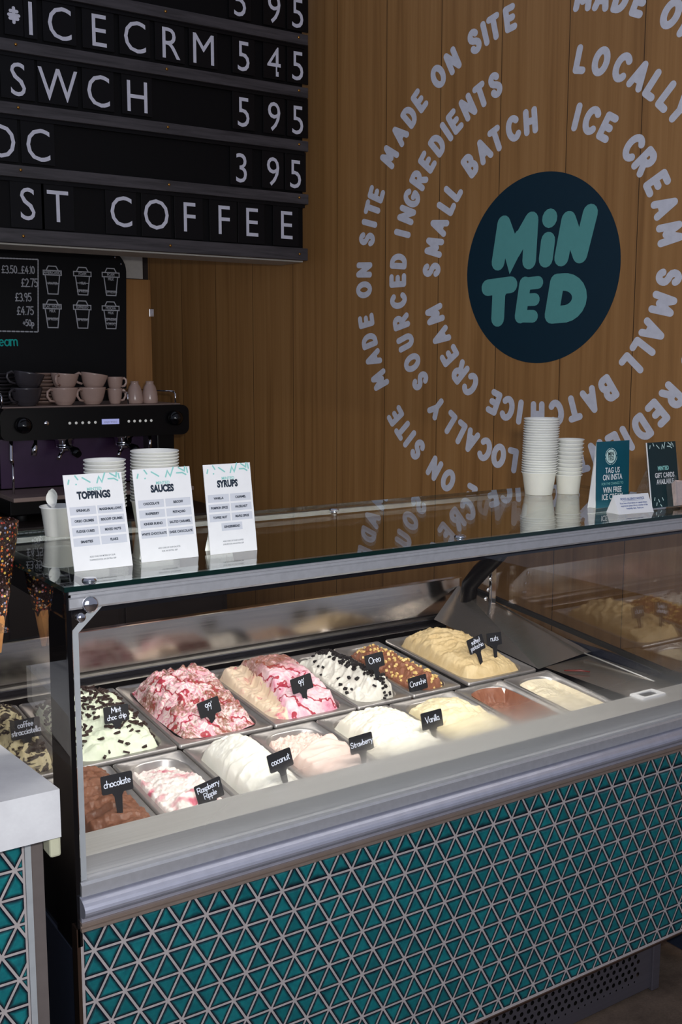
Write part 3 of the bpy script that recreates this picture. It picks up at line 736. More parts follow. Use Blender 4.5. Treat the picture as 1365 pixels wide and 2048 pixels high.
make_cup('coffee_cup', 'taupe coffee cup standing third from the left on the machine', .061, .033, .076, M['cup_taupe'], (1.163, 3.0, TZ), R(200), group=gp)
make_cup('coffee_cup', 'taupe coffee cup tipped on top of the third lower cup', .060, .033, .066, M['cup_taupe'], (1.166, 3.0, TZ+.070), R(165), R(9), gp)
make_cup('espresso_cup', 'small taupe espresso cup standing left of the two jugs', .034, .022, .070, M['cup_taupe'], (1.270, 3.0, TZ), R(-20), group=gp)
make_cup('espresso_cup', 'small taupe espresso cup stacked on the lower espresso cup', .036, .024, .055, M['cup_taupe'], (1.272, 3.0, TZ+.066), R(-25), group=gp)
for x, lab in ((1.366, 'taupe ceramic bottle next to the espresso cups'), (1.440, 'taupe ceramic bottle nearest the right end of the machine')):
    o = MB().lathe([(0, 0), (.034, 0), (.036, .003), (.037, .02), (.034, .05), (.027, .075), (.0185, .088), (.018, .098), (.020, .100), (.017, .101), (.015, .096), (0, .09)], 28).build('ceramic_bottle', M['cup_taupe']); o.location = (x, 3.0, TZ)
    tag(o, lab, 'bottle', 'ceramic bottles on the coffee machine')
sm = MB().lathe([(0, .002), (.030, .002), (.034, 0), (.040, .004), (.074, .013), (.075, .015), (.072, .015), (.038, .007), (0, .006)], 32).build('saucer', M['cup_grey'])
for j, (x, mat, nn, who) in enumerate(((.80, M['cup_grey'], 9, 'charcoal saucer, %s in the stack behind the charcoal cups'), (.995, M['cup_taupe'], 9, 'taupe saucer, %s in the stack behind the taupe cups'))):
    me = sm.data if j == 0 else sm.data.copy()
    if j: me.materials[0] = mat
    for i in range(nn):
        o = sm if (i == 0 and j == 0) else bpy.data.objects.new('saucer', me)
        if not (i == 0 and j == 0): COL.objects.link(o)
        o.location = (x, 3.16, TZ+i*.0155); tag(o, who % ordn(nn-1-i, nn), 'saucer', 'saucers stacked on the coffee machine')

# ============================================================ THE ICE CREAM DISPLAY CASE
SL = .088; AL = math.atan(SL)
def zp(y): return .693+SL*y
XE = 1.66
dc = thing('display_case', 'glass fronted ice cream display case clad in teal triangle tiles', 'display case', (0, 0, 0))
# tiles
def clip(poly, x0, x1, z0, z1):
    for ax, lim, sg in ((0, x0, 1), (0, x1, -1), (1, z0, 1), (1, z1, -1)):
        out = []
        for i in range(len(poly)):
            a, b = poly[i], poly[(i+1) % len(poly)]
            da, db = sg*(a[ax]-lim), sg*(b[ax]-lim)
            if da >= 0: out.append(a)
            if da*db < 0:
                t = da/(da-db); out.append((a[0]+(b[0]-a[0])*t, a[1]+(b[1]-a[1])*t))
        poly = out
        if len(poly) < 3: return []
    return poly
def inset(poly, d):
    n = len(poly); A = sum(poly[i][0]*poly[(i+1) % n][1]-poly[(i+1) % n][0]*poly[i][1] for i in range(n))
    if A < 0: poly = poly[::-1]
    if abs(A) < 1e-5: return None
    # drop near duplicate points
    q = [p for i, p in enumerate(poly) if (p[0]-poly[i-1][0])**2+(p[1]-poly[i-1][1])**2 > 1e-6]
    n = len(q)
    if n < 3: return None
    res = []
    for i in range(n):
        a, b, c = V(q[i-1]), V(q[i]), V(q[(i+1) % n])
        d1, d2 = (b-a).normalized(), (c-b).normalized(); n1, n2 = V((-d1.y, d1.x)), V((-d2.y, d2.x))
        den = 1+n1.dot(n2)
        if den < .05: return None
        p = b+(n1+n2)*(d/den); res.append((p.x, p.y))
    A2 = sum(res[i][0]*res[(i+1) % n][1]-res[(i+1) % n][0]*res[i][1] for i in range(n))
    return res if A2 > 2e-5 else None
def tile_panel(name, parent, x0, x1, z0, z1, a, h, nx, nz, y, mw=None):
    b = bmesh.new(); lay = b.verts.layers.float.new('glaze')
    for r in range(-2, 40):
        zt = nz-r*h; zb = zt-h
        if zb > z1 or zt < z0: continue
        off = (a/2 if r % 2 else 0)
        for k in range(-40, 60):
            xb = nx+k*a+off
            for tri in ([(xb, zt), (xb+a, zt), (xb+a/2, zb)], [(xb+a/2, zb), (xb+a, zt), (xb+1.5*a, zb)]):
                if max(p[0] for p in tri) < x0 or min(p[0] for p in tri) > x1: continue
                c = clip(tri, x0, x1, z0, z1)
                if len(c) < 3: continue
                p1 = inset(c, .0021)
                if not p1: continue
                n1 = len(p1); cx_, cz_ = sum(q[0] for q in p1)/n1, sum(q[1] for q in p1)/n1
                ir = min(abs((p1[(i+1) % n1][0]-p1[i][0])*(cz_-p1[i][1])-(p1[(i+1) % n1][1]-p1[i][1])*(cx_-p1[i][0]))/max(1e-6, math.hypot(p1[(i+1) % n1][0]-p1[i][0], p1[(i+1) % n1][1]-p1[i][1])) for i in range(n1))
                kk = max(.25, 1-.0062/max(ir, 1e-5))
                p2 = [(cx_+(q[0]-cx_)*kk, cz_+(q[1]-cz_)*kk) for q in p1]
                v1 = [b.verts.new((p[0], y, p[1])) for p in p1]
                for vv in v1: vv[lay] = 0.0
                if p2 and len(p2) == len(p1):
                    v2 = [b.verts.new((p[0], y-.0016, p[1])) for p in p2]
                    for vv in v2: vv[lay] = 1.0
                    f = b.faces.new(v2); f.material_index = 0
                    for i in range(len(v1)):
                        f = b.faces.new((v1[i], v1[(i+1) % len(v1)], v2[(i+1) % len(v1)], v2[i])); f.material_index = 0; f.smooth = False
                else: b.faces.new(v1).material_index = 1
    bmesh.ops.recalc_face_normals(b, faces=b.faces)
    for f in b.faces:
        if f.normal.y > 0: f.normal_flip()
    me = bpy.data.meshes.new(name); b.to_mesh(me); b.free()
    return link(name, me, [M['tile'], M['tile_edge']], parent, mw)
gr = MB().box(.0, XE, -.0005, .02, .142, .629).build('grout_panel', M['grout'], dc)
tile_panel('tiles', gr, .004, XE-.002, .147, .627, .0518, .0456, .0238+.0259, .6304, -.0008)
tr = MB().box(-.006, 0, -.004, .02, .14, .632).box(-.006, XE, -.004, .02, .1385, .142)
tr.build('edge_trim', M['trim_bronze'], dc)
# body sides and base
MB().box(-.004, .004, .02, 1.0, .10, .58).build('side_panel', M['navy_metal'], dc)
MB().box(.004, XE-.004, .03, 1.0, .16, .55).build('cabinet_body', M['black_plastic'], dc)
MB().box(.0, .006, .0, .98, .58, .712).build('upper_side', M['black_gloss'], dc)
MB().box(XE-.012, XE-.004, .0, 1.0, .02, .76).build('side_panel', M['navy_metal'], dc)
# front mouldings
def molding(name, prof, x0, x1, mat):
    b = MB(); b.prism([(x0, y, z) for y, z in prof], (x1-x0, 0, 0)); o = b.build(name, mat, dc); return o
molding('lower_trim', [(0, .6285), (-.012, .6285), (-.012, .634), (-.008, .635), (-.008, .639), (-.014, .640), (-.014, .644), (0, .6445)], 0, XE, M['trim_warm'])
bp = [(0, .6445), (-.010, .6445), (-.011, .652)]+[(-.004-.026*sin(R(a)), .6695-.0165*cos(R(a))) for a in range(10, 171, 16)]+[(-.003, .688), (0, .688)]
o = molding('bumper_rail', bp, .001, XE, M['alu_bright'])
molding('glass_channel', [(-.010, .6885), (-.010, .708), (-.006, .712), (.016, .712), (.016, .6885)], .003, XE, M['alu'])
# glass front, fogged by condensation low down
fg = MB().box(.004, XE-.006, .0, .0055, .7115, 1.164)
fo = fg.build('front_glass', [M['glass'], M['fog']], dc)
for p in fo.data.polygons:
    if p.normal.y > .5: p.material_index = 1
# printed grey frame line on the pane
fr = MB(); zb, w = .7125, .0095
fr.prism([(.006, -.0008, zb), (.006+w, -.0008, zb), (.006+w, -.0008, 1.129), (.066, -.0008, 1.1765), (.066, -.0008, 1.187), (.056, -.0008, 1.187), (.006, -.0008, 1.134)], (0, .0006, 0))
fr.build('frame_line', M['frame_grey'], dc)
ip = molding('top_rail', [(-.004, 1.168), (-.008, 1.172), (-.008, 1.186), (-.004, 1.188), (-.004, 1.192), (-.009, 1.194), (-.009, 1.199), (.03, 1.2005), (.03, 1.168)], .0, XE, M['alu'])
molding('rail_lip', [(.0065, 1.158), (.0065, 1.168), (.03, 1.168), (.03, 1.158)], .004, XE-.004, M['dark_steel'])
MB().box(.03, XE-.04, .031, .045, 1.160, 1.168).build('under_shelf_strip', M['led'], dc)
for x, z, r_, m_ in ((.032, 1.176, .013, 'chrome'), (.016, 1.157, .0075, 'chrome')):
    MB().lathe([(0, .010), (r_*.8, .010), (r_, .007), (r_, 0), (0, 0)], 24, mtx=T((x, -.0085, z)) @ RX(pi/2)).build('glass_fixing', M[m_], dc)
# top glass shelf
tg = MB().box(-.012, XE+.01, -.022, .56, 1.2015, 1.2095)
to = tg.build('top_shelf', [M['glass_top'], M['glass_edge']], dc)
for p in to.data.polygons:
    p.material_index = 0 if abs(p.normal.z) > .5 else 1
for x in (.040, .806, 1.572):
    for y in (.008, .467):
        s_ = MB().lathe([(0, .0045), (.010, .0045), (.012, .002), (.012, 0), (0, 0)], 20, mtx=T((x, y, 1.2096))).lathe(cyl_prof(.007, -.0095, .0), 14, mtx=T((x, y, 1.2096)))
        s_.build('shelf_screw', M['chrome'], dc)
for x in (.040, 1.572):
    b = MB(); b.tube([(x, .006, 1.196), (x, .20, 1.188), (x, .46, 1.180), (x, .62, 1.10), (x, .74, .985), (x, .82, .92), (x, .87, .87), (x, .88, .80)], [.012, .012, .014, .018, .024, .027, .026, .026], 14)
    b.build('shelf_bracket', M['black_plastic'], dc)
    MB().box(x+.026, x+.046, .80, .812, .80, .93, .002).build('bracket_plate', M['chrome'], dc)
    for dy, dz in ((-.01, .87), (-.02, .905), (.0, .84)): MB().lathe([(0, .004), (.006, .003), (.008, 0), (0, 0)], 12, mtx=T((x-.004, .79+dy, dz)) @ RX(pi/2)).build('bracket_bolt', M['chrome'], dc)
MB().box(.03, XE-.04, .528, .545, 1.190, 1.201).build('under_shelf_strip', M['alu'], dc)  # added plain bar where the made-up rear fill lamp sits, not an LED
# end glasses with a black printed border
for nm, x in (('end_glass', -.002), ('end_glass', XE-.016)):
    b = MB().prism([(x, .002, .712), (x, .97, .712), (x, .97, .86), (x, .60, 1.198), (x, .002, 1.198)], (.005, 0, 0))
    o = b.build(nm, M['glass'] if x < 0 else M['glass_end'], dc)
    sx = -.0006 if x < 0 else .0055
    br = MB().prism([(x+sx, y, z) for y, z in ((0, .58), (.105, .58), (.090, 1.157), (.60, 1.157), (.56, 1.2), (0, 1.2))] if x < 0 else [(x+sx, y, z) for y, z in ((0, .712), (.012, .712), (.012, 1.185), (.56, 1.185), (.56, 1.2), (0, 1.2))], (.0004, 0, 0))
    br.build('black_border', M['black_glass'], o)
MB().box(-.004, .004, -.004, .004, .60, 1.2).build('corner_post', M['black_gloss'], dc)
MB().prism([(XE-.02, 0, .733), (XE-.02, .97, .83), (XE-.02, .97, .842), (XE-.02, 0, .745)], (.014, 0, 0)).build('glass_gasket', M['black_rubber'], dc)
# stainless inside: back panel, ledge, well, sloping end sheets, deck
b = MB(); yb = .955
b.poly([(.0, yb-.006, .765), (XE-.06, yb-.006, .765), (XE-.055, yb+.006, .872), (.0, yb+.006, .872)]); b.box(.0, XE-.05, yb, yb+.022, .871, .8735)
b.build('back_panel', M['steel_back'], dc, recalc=False)
MB().box(0, XE-.06, .93, yb+.03, .752, .7645).build('back_gap', M['black_rubber'], dc)
b = MB(); b.poly([(.0, .845, .762), (1.46, .845, .762), (1.49, .935, .752), (.0, .935, .752)]).poly([(.0, .845, .762), (.0, .845, .66), (1.46, .845, .66), (1.46, .845, .762)])
b.build('rear_channel', M['dark_steel'], dc)
MB().box(0, XE-.06, .905, .93, .748, .768, .002).build('rear_bead', M['dark_steel'], dc)
MB().box(.0, 1.47, .02, .9, .551, .557).build('well_floor', M['dark_steel'], dc)
b = MB(); zl = .745
b.prism([(.004, .016, .712), (.004, .016, .7445), (.004, .024, zl), (.004, .100, zl), (.004, .104, .742), (.004, .104, .733), (.004, .098, .733), (.004, .098, .7395), (.004, .028, .7395), (.004, .022, .712)], (XE-.03, 0, 0))
b.build('front_ledge', M['steel_ledge'], dc)
# right hand deck and sheet
b = MB()
b.poly([(1.462, .10, zp(.10)+.028), (XE-.02, .10, zp(.10)+.030), (XE-.02, .425, zp(.425)+.010), (1.462, .425, zp(.425)+.003)])
b.poly([(1.440, .425, zp(.425)+.001), (XE-.045, .425, zp(.425)+.018), (XE-.060, .96, .848), (1.455, .90, zp(.90)-.004)])
b.poly([(XE-.045, .425, zp(.425)+.018), (XE-.018, .425, zp(.425)+.018), (XE-.018, .97, .835), (XE-.060, .96, .848)])
b.build('end_deck', M['steel_deck'], dc, recalc=True)
MB().tube([(XE-.050, .175, .733), (XE-.052, .42, zp(.42)+.021)], .0022, 6).build('sheet_lip', M['steel_ledge'], dc)
b = MB()
qx, qy, qz = 1.475, .082, .7465
b.box(qx-.040, qx+.040, qy-.022, qy-.013, qz-.002, qz+.003).box(qx-.040, qx+.040, qy+.013, qy+.022, qz-.002, qz+.003).box(qx-.040, qx-.026, qy-.013, qy+.013, qz-.002, qz+.003).box(qx+.026, qx+.040, qy-.013, qy+.013, qz-.002, qz+.003)
b.build('vent_frame', M['paper'], dc)
MB().box(qx-.026, qx+.026, qy-.013, qy+.013, qz-.002, qz+.0002).build('vent_hole', M['dark_steel'], dc)
# perforated kick grille
def grille(x0, x1, z0, z1, y):
    b = bmesh.new(); cw, chh, r = .0215, .0168, .0056; rows_ = int((z1-z0-.018)/chh)
    for j in range(rows_):
        zc = z1-.004-chh*(j+.5); off = cw/2 if j % 2 else 0; k = -1
        while True:
            k += 1; xc = x0+.0+cw*(k+.5)+off
            if xc+cw/2 > x1-.03: break
            sq = []
            for i in range(12):
                a = 2*pi*i/12+pi/12; c, s_ = cos(a), sin(a); m = max(abs(c)/(cw/2), abs(s_)/(chh/2)); sq.append((xc+c/m, zc+s_/m))
            corners = [(xc+cw/2, zc+chh/2), (xc-cw/2, zc+chh/2), (xc-cw/2, zc-chh/2), (xc+cw/2, zc-chh/2)]
            rr = r if j < rows_-1 else r*.45
            vi = [b.verts.new((xc+rr*cos(2*pi*i/12+pi/12), y, zc+rr*sin(2*pi*i/12+pi/12))) for i in range(12)]
            vo = [b.verts.new((p[0], y, p[1])) for p in sq]
            for i in range(12): b.faces.new((vi[i], vi[(i+1) % 12], vo[(i+1) % 12], vo[i]))
            for i, cr in zip((0, 3, 6, 9), (0, 1, 2, 3)):
                pass
            # corner slivers
            for cr in corners:
                near = sorted(range(12), key=lambda i: (sq[i][0]-cr[0])**2+(sq[i][1]-cr[1])**2)[:2]
                cv = b.verts.new((cr[0], y, cr[1]))
                try: b.faces.new((cv, vo[near[0]], vo[near[1]]))
                except ValueError: pass
        # plain strips at the row ends
        xe = x0+cw*k+off
        for xa, xb in ((x0-.02, x0+off), (xe, x1)):
            if xb-xa > 1e-4: b.faces.new([b.verts.new(p) for p in ((xa, y, zc-chh/2), (xb, y, zc-chh/2), (xb, y, zc+chh/2), (xa, y, zc+chh/2))])
    zb_ = z1-.004-chh*rows_
    b.faces.new([b.verts.new(p) for p in ((x0-.02, y, z0), (x1, y, z0), (x1, y, zb_), (x0-.02, y, zb_))])
    b.faces.new([b.verts.new(p) for p in ((x0-.02, y, z1-.004), (x1, y, z1-.004), (x1, y, z1+.006), (x0-.02, y, z1+.006))])
    bmesh.ops.recalc_face_normals(b, faces=b.faces)
    me = bpy.data.meshes.new('g'); b.to_mesh(me); b.free(); return me
gl = link('kick_grille', grille(.02, 1.455, .012, .142, .018), M['grille'], dc)
MB().box(1.455, 1.482, .012, .030, .004, .148, .002).build('grille_post', M['grille'], dc)
MB().box(.0, 1.45, .06, .9, .004, .155).build('plinth', M['black_rubber'], dc)
MB().box(1.45, XE-.012, .30, .9, .004, .16).build('plinth', M['black_rubber'], dc)

# ------------------------------------------------------------ pans and ice cream
def deckM(xc, yc, dz=0): return T((xc, yc, zp(yc)+dz)) @ RX(AL)
def rr_loop(a, b, r, n=6):
    p = []
    for cx, cy, a0 in ((a-r, b-r, 0), (-a+r, b-r, 90), (-a+r, -b+r, 180), (a-r, -b+r, 270)):
        p += [(cx+r*cos(R(a0+90*i/n)), cy+r*sin(R(a0+90*i/n))) for i in range(n+1)]
    return p
def make_pan(label, x0, x1, y0, y1):
    w, l = (x1-x0)/2-.0012, (y1-y0)/2-.0012; xc, yc = (x0+x1)/2, (y0+y1)/2
    bm_ = bmesh.new(); loops = []
    for a, b, r, z in ((w, l, .006, -.007), (w, l, .006, 0), (w-.0025, l-.0025, .006, .0024), (w-.005, l-.005, .008, .0006), (w-.014, l-.017, .046, -.0004), (w-.0165, l-.020, .048, -.005), (w-.025, l-.032, .048, -.105), (w-.036, l-.044, .04, -.112)):
        loops.append([bm_.verts.new((x, y, z)) for x, y in rr_loop(a, b, r)])
    n = len(loops[0])
    for p, q in zip(loops, loops[1:]):
        for i in range(n):
            f = bm_.faces.new((p[i], p[(i+1) % n], q[(i+1) % n], q[i])); f.smooth = True
    bm_.faces.new(loops[-1])
    bmesh.ops.recalc_face_normals(bm_, faces=bm_.faces)
    me = bpy.data.meshes.new('steel_pan'); bm_.to_mesh(me); bm_.free()
    o = link('steel_pan', me, M['steel_pan'], None, deckM(xc, yc)); tag(o, label, 'tub', 'steel tubs in the ice cream case'); return o
def sm(a, b, x):
    t = max(0, min(1, (x-a)/(b-a))); return t*t*(3-2*t)
def fbm(x, y, z, o=4): return NZ.fractal(V((x, y, z)), .9, 2.0, o)
def rid(x, y, z): return 1-abs(NZ.noise(V((x, y, z))))*2
class Ice:
    def __init__(s, label, x0, x1, y0, y1, fn, mat, seed, cat='ice cream', nx=92, ny=136, second=None):
        w, l = (x1-x0)/2-.0180, (y1-y0)/2-.0215; s.w, s.l = w, l; s.mw = deckM((x0+x1)/2, (y0+y1)/2)
        s.fn, s.seed = fn, seed; b = bmesh.new(); vs = []
        for j in range(ny+1):
            row = []
            for i in range(nx+1):
                u, v = 2*i/nx-1, 2*j/ny-1; x, y = s.pos(u, v); z = s.height(u, v)
                row.append(b.verts.new((x, y, z)))
            vs.append(row)
        for j in range(ny):
            for i in range(nx):
                f = b.faces.new((vs[j][i], vs[j][i+1], vs[j+1][i+1], vs[j+1][i])); f.smooth = True
                if second and second(2*i/nx-1, 2*j/ny-1, s): f.material_index = 1
        me = bpy.data.meshes.new('ice_cream'); b.to_mesh(me); b.free()
        s.o = link('ice_cream', me, mat, None, s.mw); tag(s.o, label, cat, 'ice creams in the case')
    def pos(s, u, v):
        c = .40
        return s.w*u*math.sqrt(1-c*v*v/2)/math.sqrt(1-0*c), s.l*v*math.sqrt(1-c*u*u/2)
    def height(s, u, v):
        x, y = s.pos(u, v); e = min(1-abs(u), 1-abs(v)*1.0)
        h, drop = s.fn(u, v, x*1000/10, y*1000/10, s.seed)   # x,y in cm
        return h*sm(-.03, .16, e)+drop*(1-sm(0, .12, e))
    def chips(s, name, n, mat, size, seed, keep, lab=None):
        r = random.Random(seed); b = MB(); k = 0; tries = 0
        while k < n and tries < n*40:
            tries += 1; u, v = r.uniform(-.95, .95), r.uniform(-.97, .97)
            if not keep(u, v, r): continue
            k += 1; x, y = s.pos(u, v); z = s.height(u, v)
            m = T((x, y, z+size[2]*.45)) @ MX.Rotation(r.uniform(0, pi*2), 4, 'Z') @ MX.Rotation(r.uniform(-.5, .5), 4, 'X') @ MX.Rotation(r.uniform(-.4, .4), 4, 'Y')
            sc = r.uniform(.6, 1.25); a, c, d = size[0]*sc/2, size[1]*r.uniform(.7, 1.3)/2, size[2]/2
            vs = [b.bm.verts.new(m @ V(p)) for p in ((-a, -c*r.uniform(.5, 1), -d), (a*r.uniform(.7, 1), -c, -d), (a, c*r.uniform(.5, 1), -d), (-a*r.uniform(.7, 1), c, -d))]
            wv = [b.bm.verts.new(q.co+(m.to_3x3() @ V((0, 0, d*2)))) for q in vs]
            b.bm.faces.new(vs[::-1]); b.bm.faces.new(wv)
            for i in range(4): b.bm.faces.new((vs[i], vs[(i+1) % 4], wv[(i+1) % 4], wv[i]))
        o = b.build(name, mat, s.o); o['kind'] = 'stuff'
        return o

YS, Y0B, Y1B, Y0F, Y1F = .418, .425, .800, .046, .412
back = [.002, .143, .380, .618, .849, 1.016, 1.174]; backR = [.141, .378, .616, .847, 1.014, 1.172, 1.436]
front = [.056, .219, .378, .539, .716, .926, 1.131, 1.295]; frontR = [.217, .376, .537, .714, .924, 1.129, 1.293, 1.458]
PANL = ['narrow steel tub of coffee ice cream at the far left of the case', 'wide steel tub of mint chocolate chip ice cream in the back row', 'wide steel tub of pink ice cream between the mint tub and another pink tub', 'wide steel tub of pink ice cream beside the white cookie tub',
        'narrow steel tub of white cookie ice cream in the back row', 'narrow steel tub of brown honeycomb ice cream in the back row', 'wide steel tub of beige pistachio ice cream in the back row']
PANF = ['narrow steel tub of plain chocolate ice cream at the front left', 'narrow steel tub of white and pink rippled ice cream in the front row', 'narrow steel tub of white coconut ice cream in the front row', 'narrow steel tub of pale pink strawberry ice cream in the front row',
        'steel tub of heaped white vanilla ice cream in the front row', 'steel tub of yellowish vanilla ice cream in the front row', 'half empty steel tub of milk chocolate ice cream at the front', 'narrow steel tub of pale cream ice cream, last of the front row']
XG = 1.200  # left edge of the pistachio tub
back[6] = XG-.006
for i in range(7): make_pan(PANL[i], back[i], backR[i], Y0B, Y1B)
for i in range(8): make_pan(PANF[i], front[i], frontR[i], Y0F, Y1F)

def dome(u, v, cv=.1, pu=2.4, pv=2.2):
    w = (v-cv)/((1-cv) if v > cv else (1+cv))
    return max(0, 1-abs(u)**pu)*max(0, 1-abs(w)**pv)
def f_mint(u, v, x, y, s):
    z = .004+.046*dome(u, v, .35, 2.2, 1.8)
    z += .007*rid(x*.12, y*.34+.35*fbm(x*.2, y*.2, s), s)+.006*fbm(x*.45, y*.45, s+3)
    return z, -.012
def f_99a(u, v, x, y, s):
    z = .010+.060*dome(u, v, .3, 3.2, 2.0)
    wx, wy = x+1.6*fbm(x*.25, y*.25, s+9, 2), y+1.6*fbm(x*.25, y*.25, s+19, 2)
    z += .024*NZ.turbulence(V((wx*.22, wy*.26, s)), 2, True)-.012+.016*abs(NZ.noise(V((wx*.42, wy*.5, s+2))))+.004*fbm(x*.5, y*.5, s+7)
    return z, -.004
def f_99b(u, v, x, y, s):
    # a tall block left standing, the far left corner scooped low
    blk = sm(-.55, -.36, u-.18*(v-.1)+.05*fbm(x*.22, y*.22, s+1))
    low = (1-blk)
    z = .008+.050*blk*dome(u*.9, v, .25, 4, 2.2)+.006*fbm(x*.4, y*.4, s)+.006*rid(x*.25, y*.4, s)*blk
    z = z*(1-low*.2)+low*(.005*fbm(x*.35, y*.35, s+5)+.016*sm(.2, .9, v))
    return z, -.012
def f_cookie(u, v, x, y, s):
    z = -.012+.050*math.exp(-((u-.10+.25*v)**2)*2.0)*sm(1.05, .45, v)+.008*rid(x*.35, y*.3, s)+.006*fbm(x*.6, y*.6, s)
    return z, -.034
def f_crunch(u, v, x, y, s):
    z = -.014+.040*math.exp(-((u+.05+.1*v)**2)*1.6)*sm(1.1, .5, v)+.007*rid(x*.4, y*.25, s)+.006*fbm(x*.7, y*.7, s)
    return z, -.034
def f_pist(u, v, x, y, s):
    z = .006+.036*dome(u, v, .3, 2.6, 2)
    # long trowel folds
    q = y*.30+x*.22+.5*fbm(x*.14, y*.14, s)
    q += 1.1*fbm(x*.10, y*.10, s+4, 2); z += .007*(abs((q % 1)-.5)*2)**2*sm(-.6, .5, v)+.010*rid(x*.14+y*.05, y*.2, s+1)*sm(.5, -.2, u)+.004*fbm(x*.7, y*.7, s)
    return z, -.012
def f_choc(u, v, x, y, s):
    z = .014+.014*(1-u*u)+.008*rid(x*.10, y*.42+.3*fbm(x*.15, y*.2, s), s)+.004*fbm(x*.6, y*.6, s)
    z -= .012*math.exp(-((u-.62)**2*9+(v+.12)**2*16))
    return z, -.01
def f_rasp(u, v, x, y, s):
    r_ = math.hypot(x-1.2, (y+5)*.8); sp = sin(r_*1.1-math.atan2(y+5, x-1.2)*1.0)
    z = -.004+.010*(1-u*u)+.009*sp*sm(1, -.1, v)*sm(7, 1, r_)+.005*fbm(x*.8, y*.8, s)
    z += .012*sm(.45, .8, u)*sm(.8, .1, v)-.016*sm(.3, .9, v)*(1-sm(-.6, -.9, u))
    return z, -.024
def f_coco(u, v, x, y, s):
    z = .004+.050*dome(u, v, .35, 2.2, 1.8)+.009*rid(x*.16, y*.26+.3*fbm(x*.15, y*.15, s), s)+.003*fbm(x*.6, y*.6, s)
    return z, -.014
def f_straw(u, v, x, y, s):
    fr_ = sm(.42, .22, v+.35*(u-.0)*-.6)
    z = -.004+.030*fr_*(1-.4*u*u)+(1-fr_)*.008*fbm(x*1.1, y*1.1, s)+fr_*(.007*rid(x*.10, y*.40+.4*fbm(x*.15, y*.15, s), s))
    return z, -.022
def f_van(u, v, x, y, s):
    z = .006+.034*dome(u, v, .3, 3, 2)+.009*rid(x*.08, y*.30+.45*fbm(x*.15, y*.15, s), s)+.004*fbm(x*.7, y*.7, s)
    return z, -.012
def f_van2(u, v, x, y, s):
    z = .0+.024*dome(u, v, .1)+.008*rid(x*.12, y*.3, s)+.003*fbm(x*.7, y*.7, s)
    return z, -.020
def f_low(u, v, x, y, s):
    z = -.040+.010*(1-u*u)-.006*v+.006*rid(x*.14, y*.34, s)+.004*fbm(x*.6, y*.6, s)
    return z, 0
def f_low2(u, v, x, y, s):
    z = -.024+.012*(1-u*u)*(1-.4*v)+.005*rid(x*.15, y*.3, s)+.003*fbm(x*.6, y*.6, s)
    return z, -.006
def f_coffee(u, v, x, y, s):
    z = .006+.036*dome(u, v, .2)+.012*rid(x*.3, y*.3, s)+.006*fbm(x*.6, y*.6, s)
    return z, -.012
B = {}
bargs = [('coffee ice cream with dark chocolate streaks, at far left', f_coffee, 'ic_coffee'), ('pale green mint ice cream under dark chocolate flakes', f_mint, 'ic_mint'),
  ('lumpy raspberry swirl ice cream mound right of the mint one', f_99a, 'ic_99a'), ('smooth-sided pink raspberry swirl block left of the cookie ice cream', f_99b, 'ic_99b'),
  ('white ice cream scattered with black cookie crumbs', f_cookie, 'ic_cookie'), ('brown chocolate ice cream scattered with golden nuggets', f_crunch, 'ic_choc2'), ('beige pistachio ice cream with two tags stuck in it', f_pist, 'ic_pist')]
for i, (lab, fn, mt) in enumerate(bargs): B[mt+str(i)] = Ice(lab, back[i], backR[i], Y0B, Y1B, fn, [M[mt], M['ic_99low']] if i == 3 else M[mt], 7.3*i+1.7, second=(lambda u, v, s: u-.18*(v-.1)+.05*fbm(s.pos(u, v)[0]*22, s.pos(u, v)[1]*22, s.seed+1) < -.46) if i == 3 else None)
fargs = [('plain dark chocolate ice cream at the front left corner', f_choc, 'ic_choc'), ('white ice cream with pink raspberry ripples', f_rasp, 'ic_rasp'), ('smooth white coconut ice cream mound', f_coco, 'ic_coco'), ('pale pink strawberry ice cream', f_straw, 'ic_straw'),
  ('large heap of white vanilla ice cream', f_van, 'ic_van'), ('yellowish vanilla ice cream between white vanilla and chocolate', f_van2, 'ic_van2'), ('low glossy milk chocolate ice cream in a half empty tub', f_low, 'ic_choc2'), ('pale cream ice cream in the last front tub', f_low2, 'ic_cream')]
F = [Ice(lab, front[i], frontR[i], Y0F, Y1F, fn, M[mt], 5.1*i+40.3) for i, (lab, fn, mt) in enumerate(fargs)]
BL = list(B.values())
def kp_mint(u, v, r):
    d = NZ.noise(V((u*2.2, v*2.6, 4.4))); return r.random() < (.25+1.5*max(0, d)+.5*(v > .45)) and not (v < -.62 and r.random() < .8)
BL[1].chips('chocolate_flakes', 430, M['flake'], (.0165, .0056, .0042), 5, kp_mint)
def kp_cookie(u, v, r):
    return abs(u-.22+.30*v+.28*NZ.noise(V((v*2.5, u, 1)))) < .34*r.random()+.05 and v < .82 or r.random() < .03
BL[4].chips('cookie_crumbs', 420, M['cookie'], (.009, .0075, .005), 8, kp_cookie)
BL[5].chips('honeycomb_nuggets', 125, M['honey'], (.0072, .0062, .006), 9, lambda u, v, r: r.random() < .3+.9*max(0, NZ.noise(V((u*2, v*3, 9)))) and v < .85)
BL[0].chips('chocolate_flakes', 60, M['flake'], (.012, .005, .003), 3, lambda u, v, r: True)

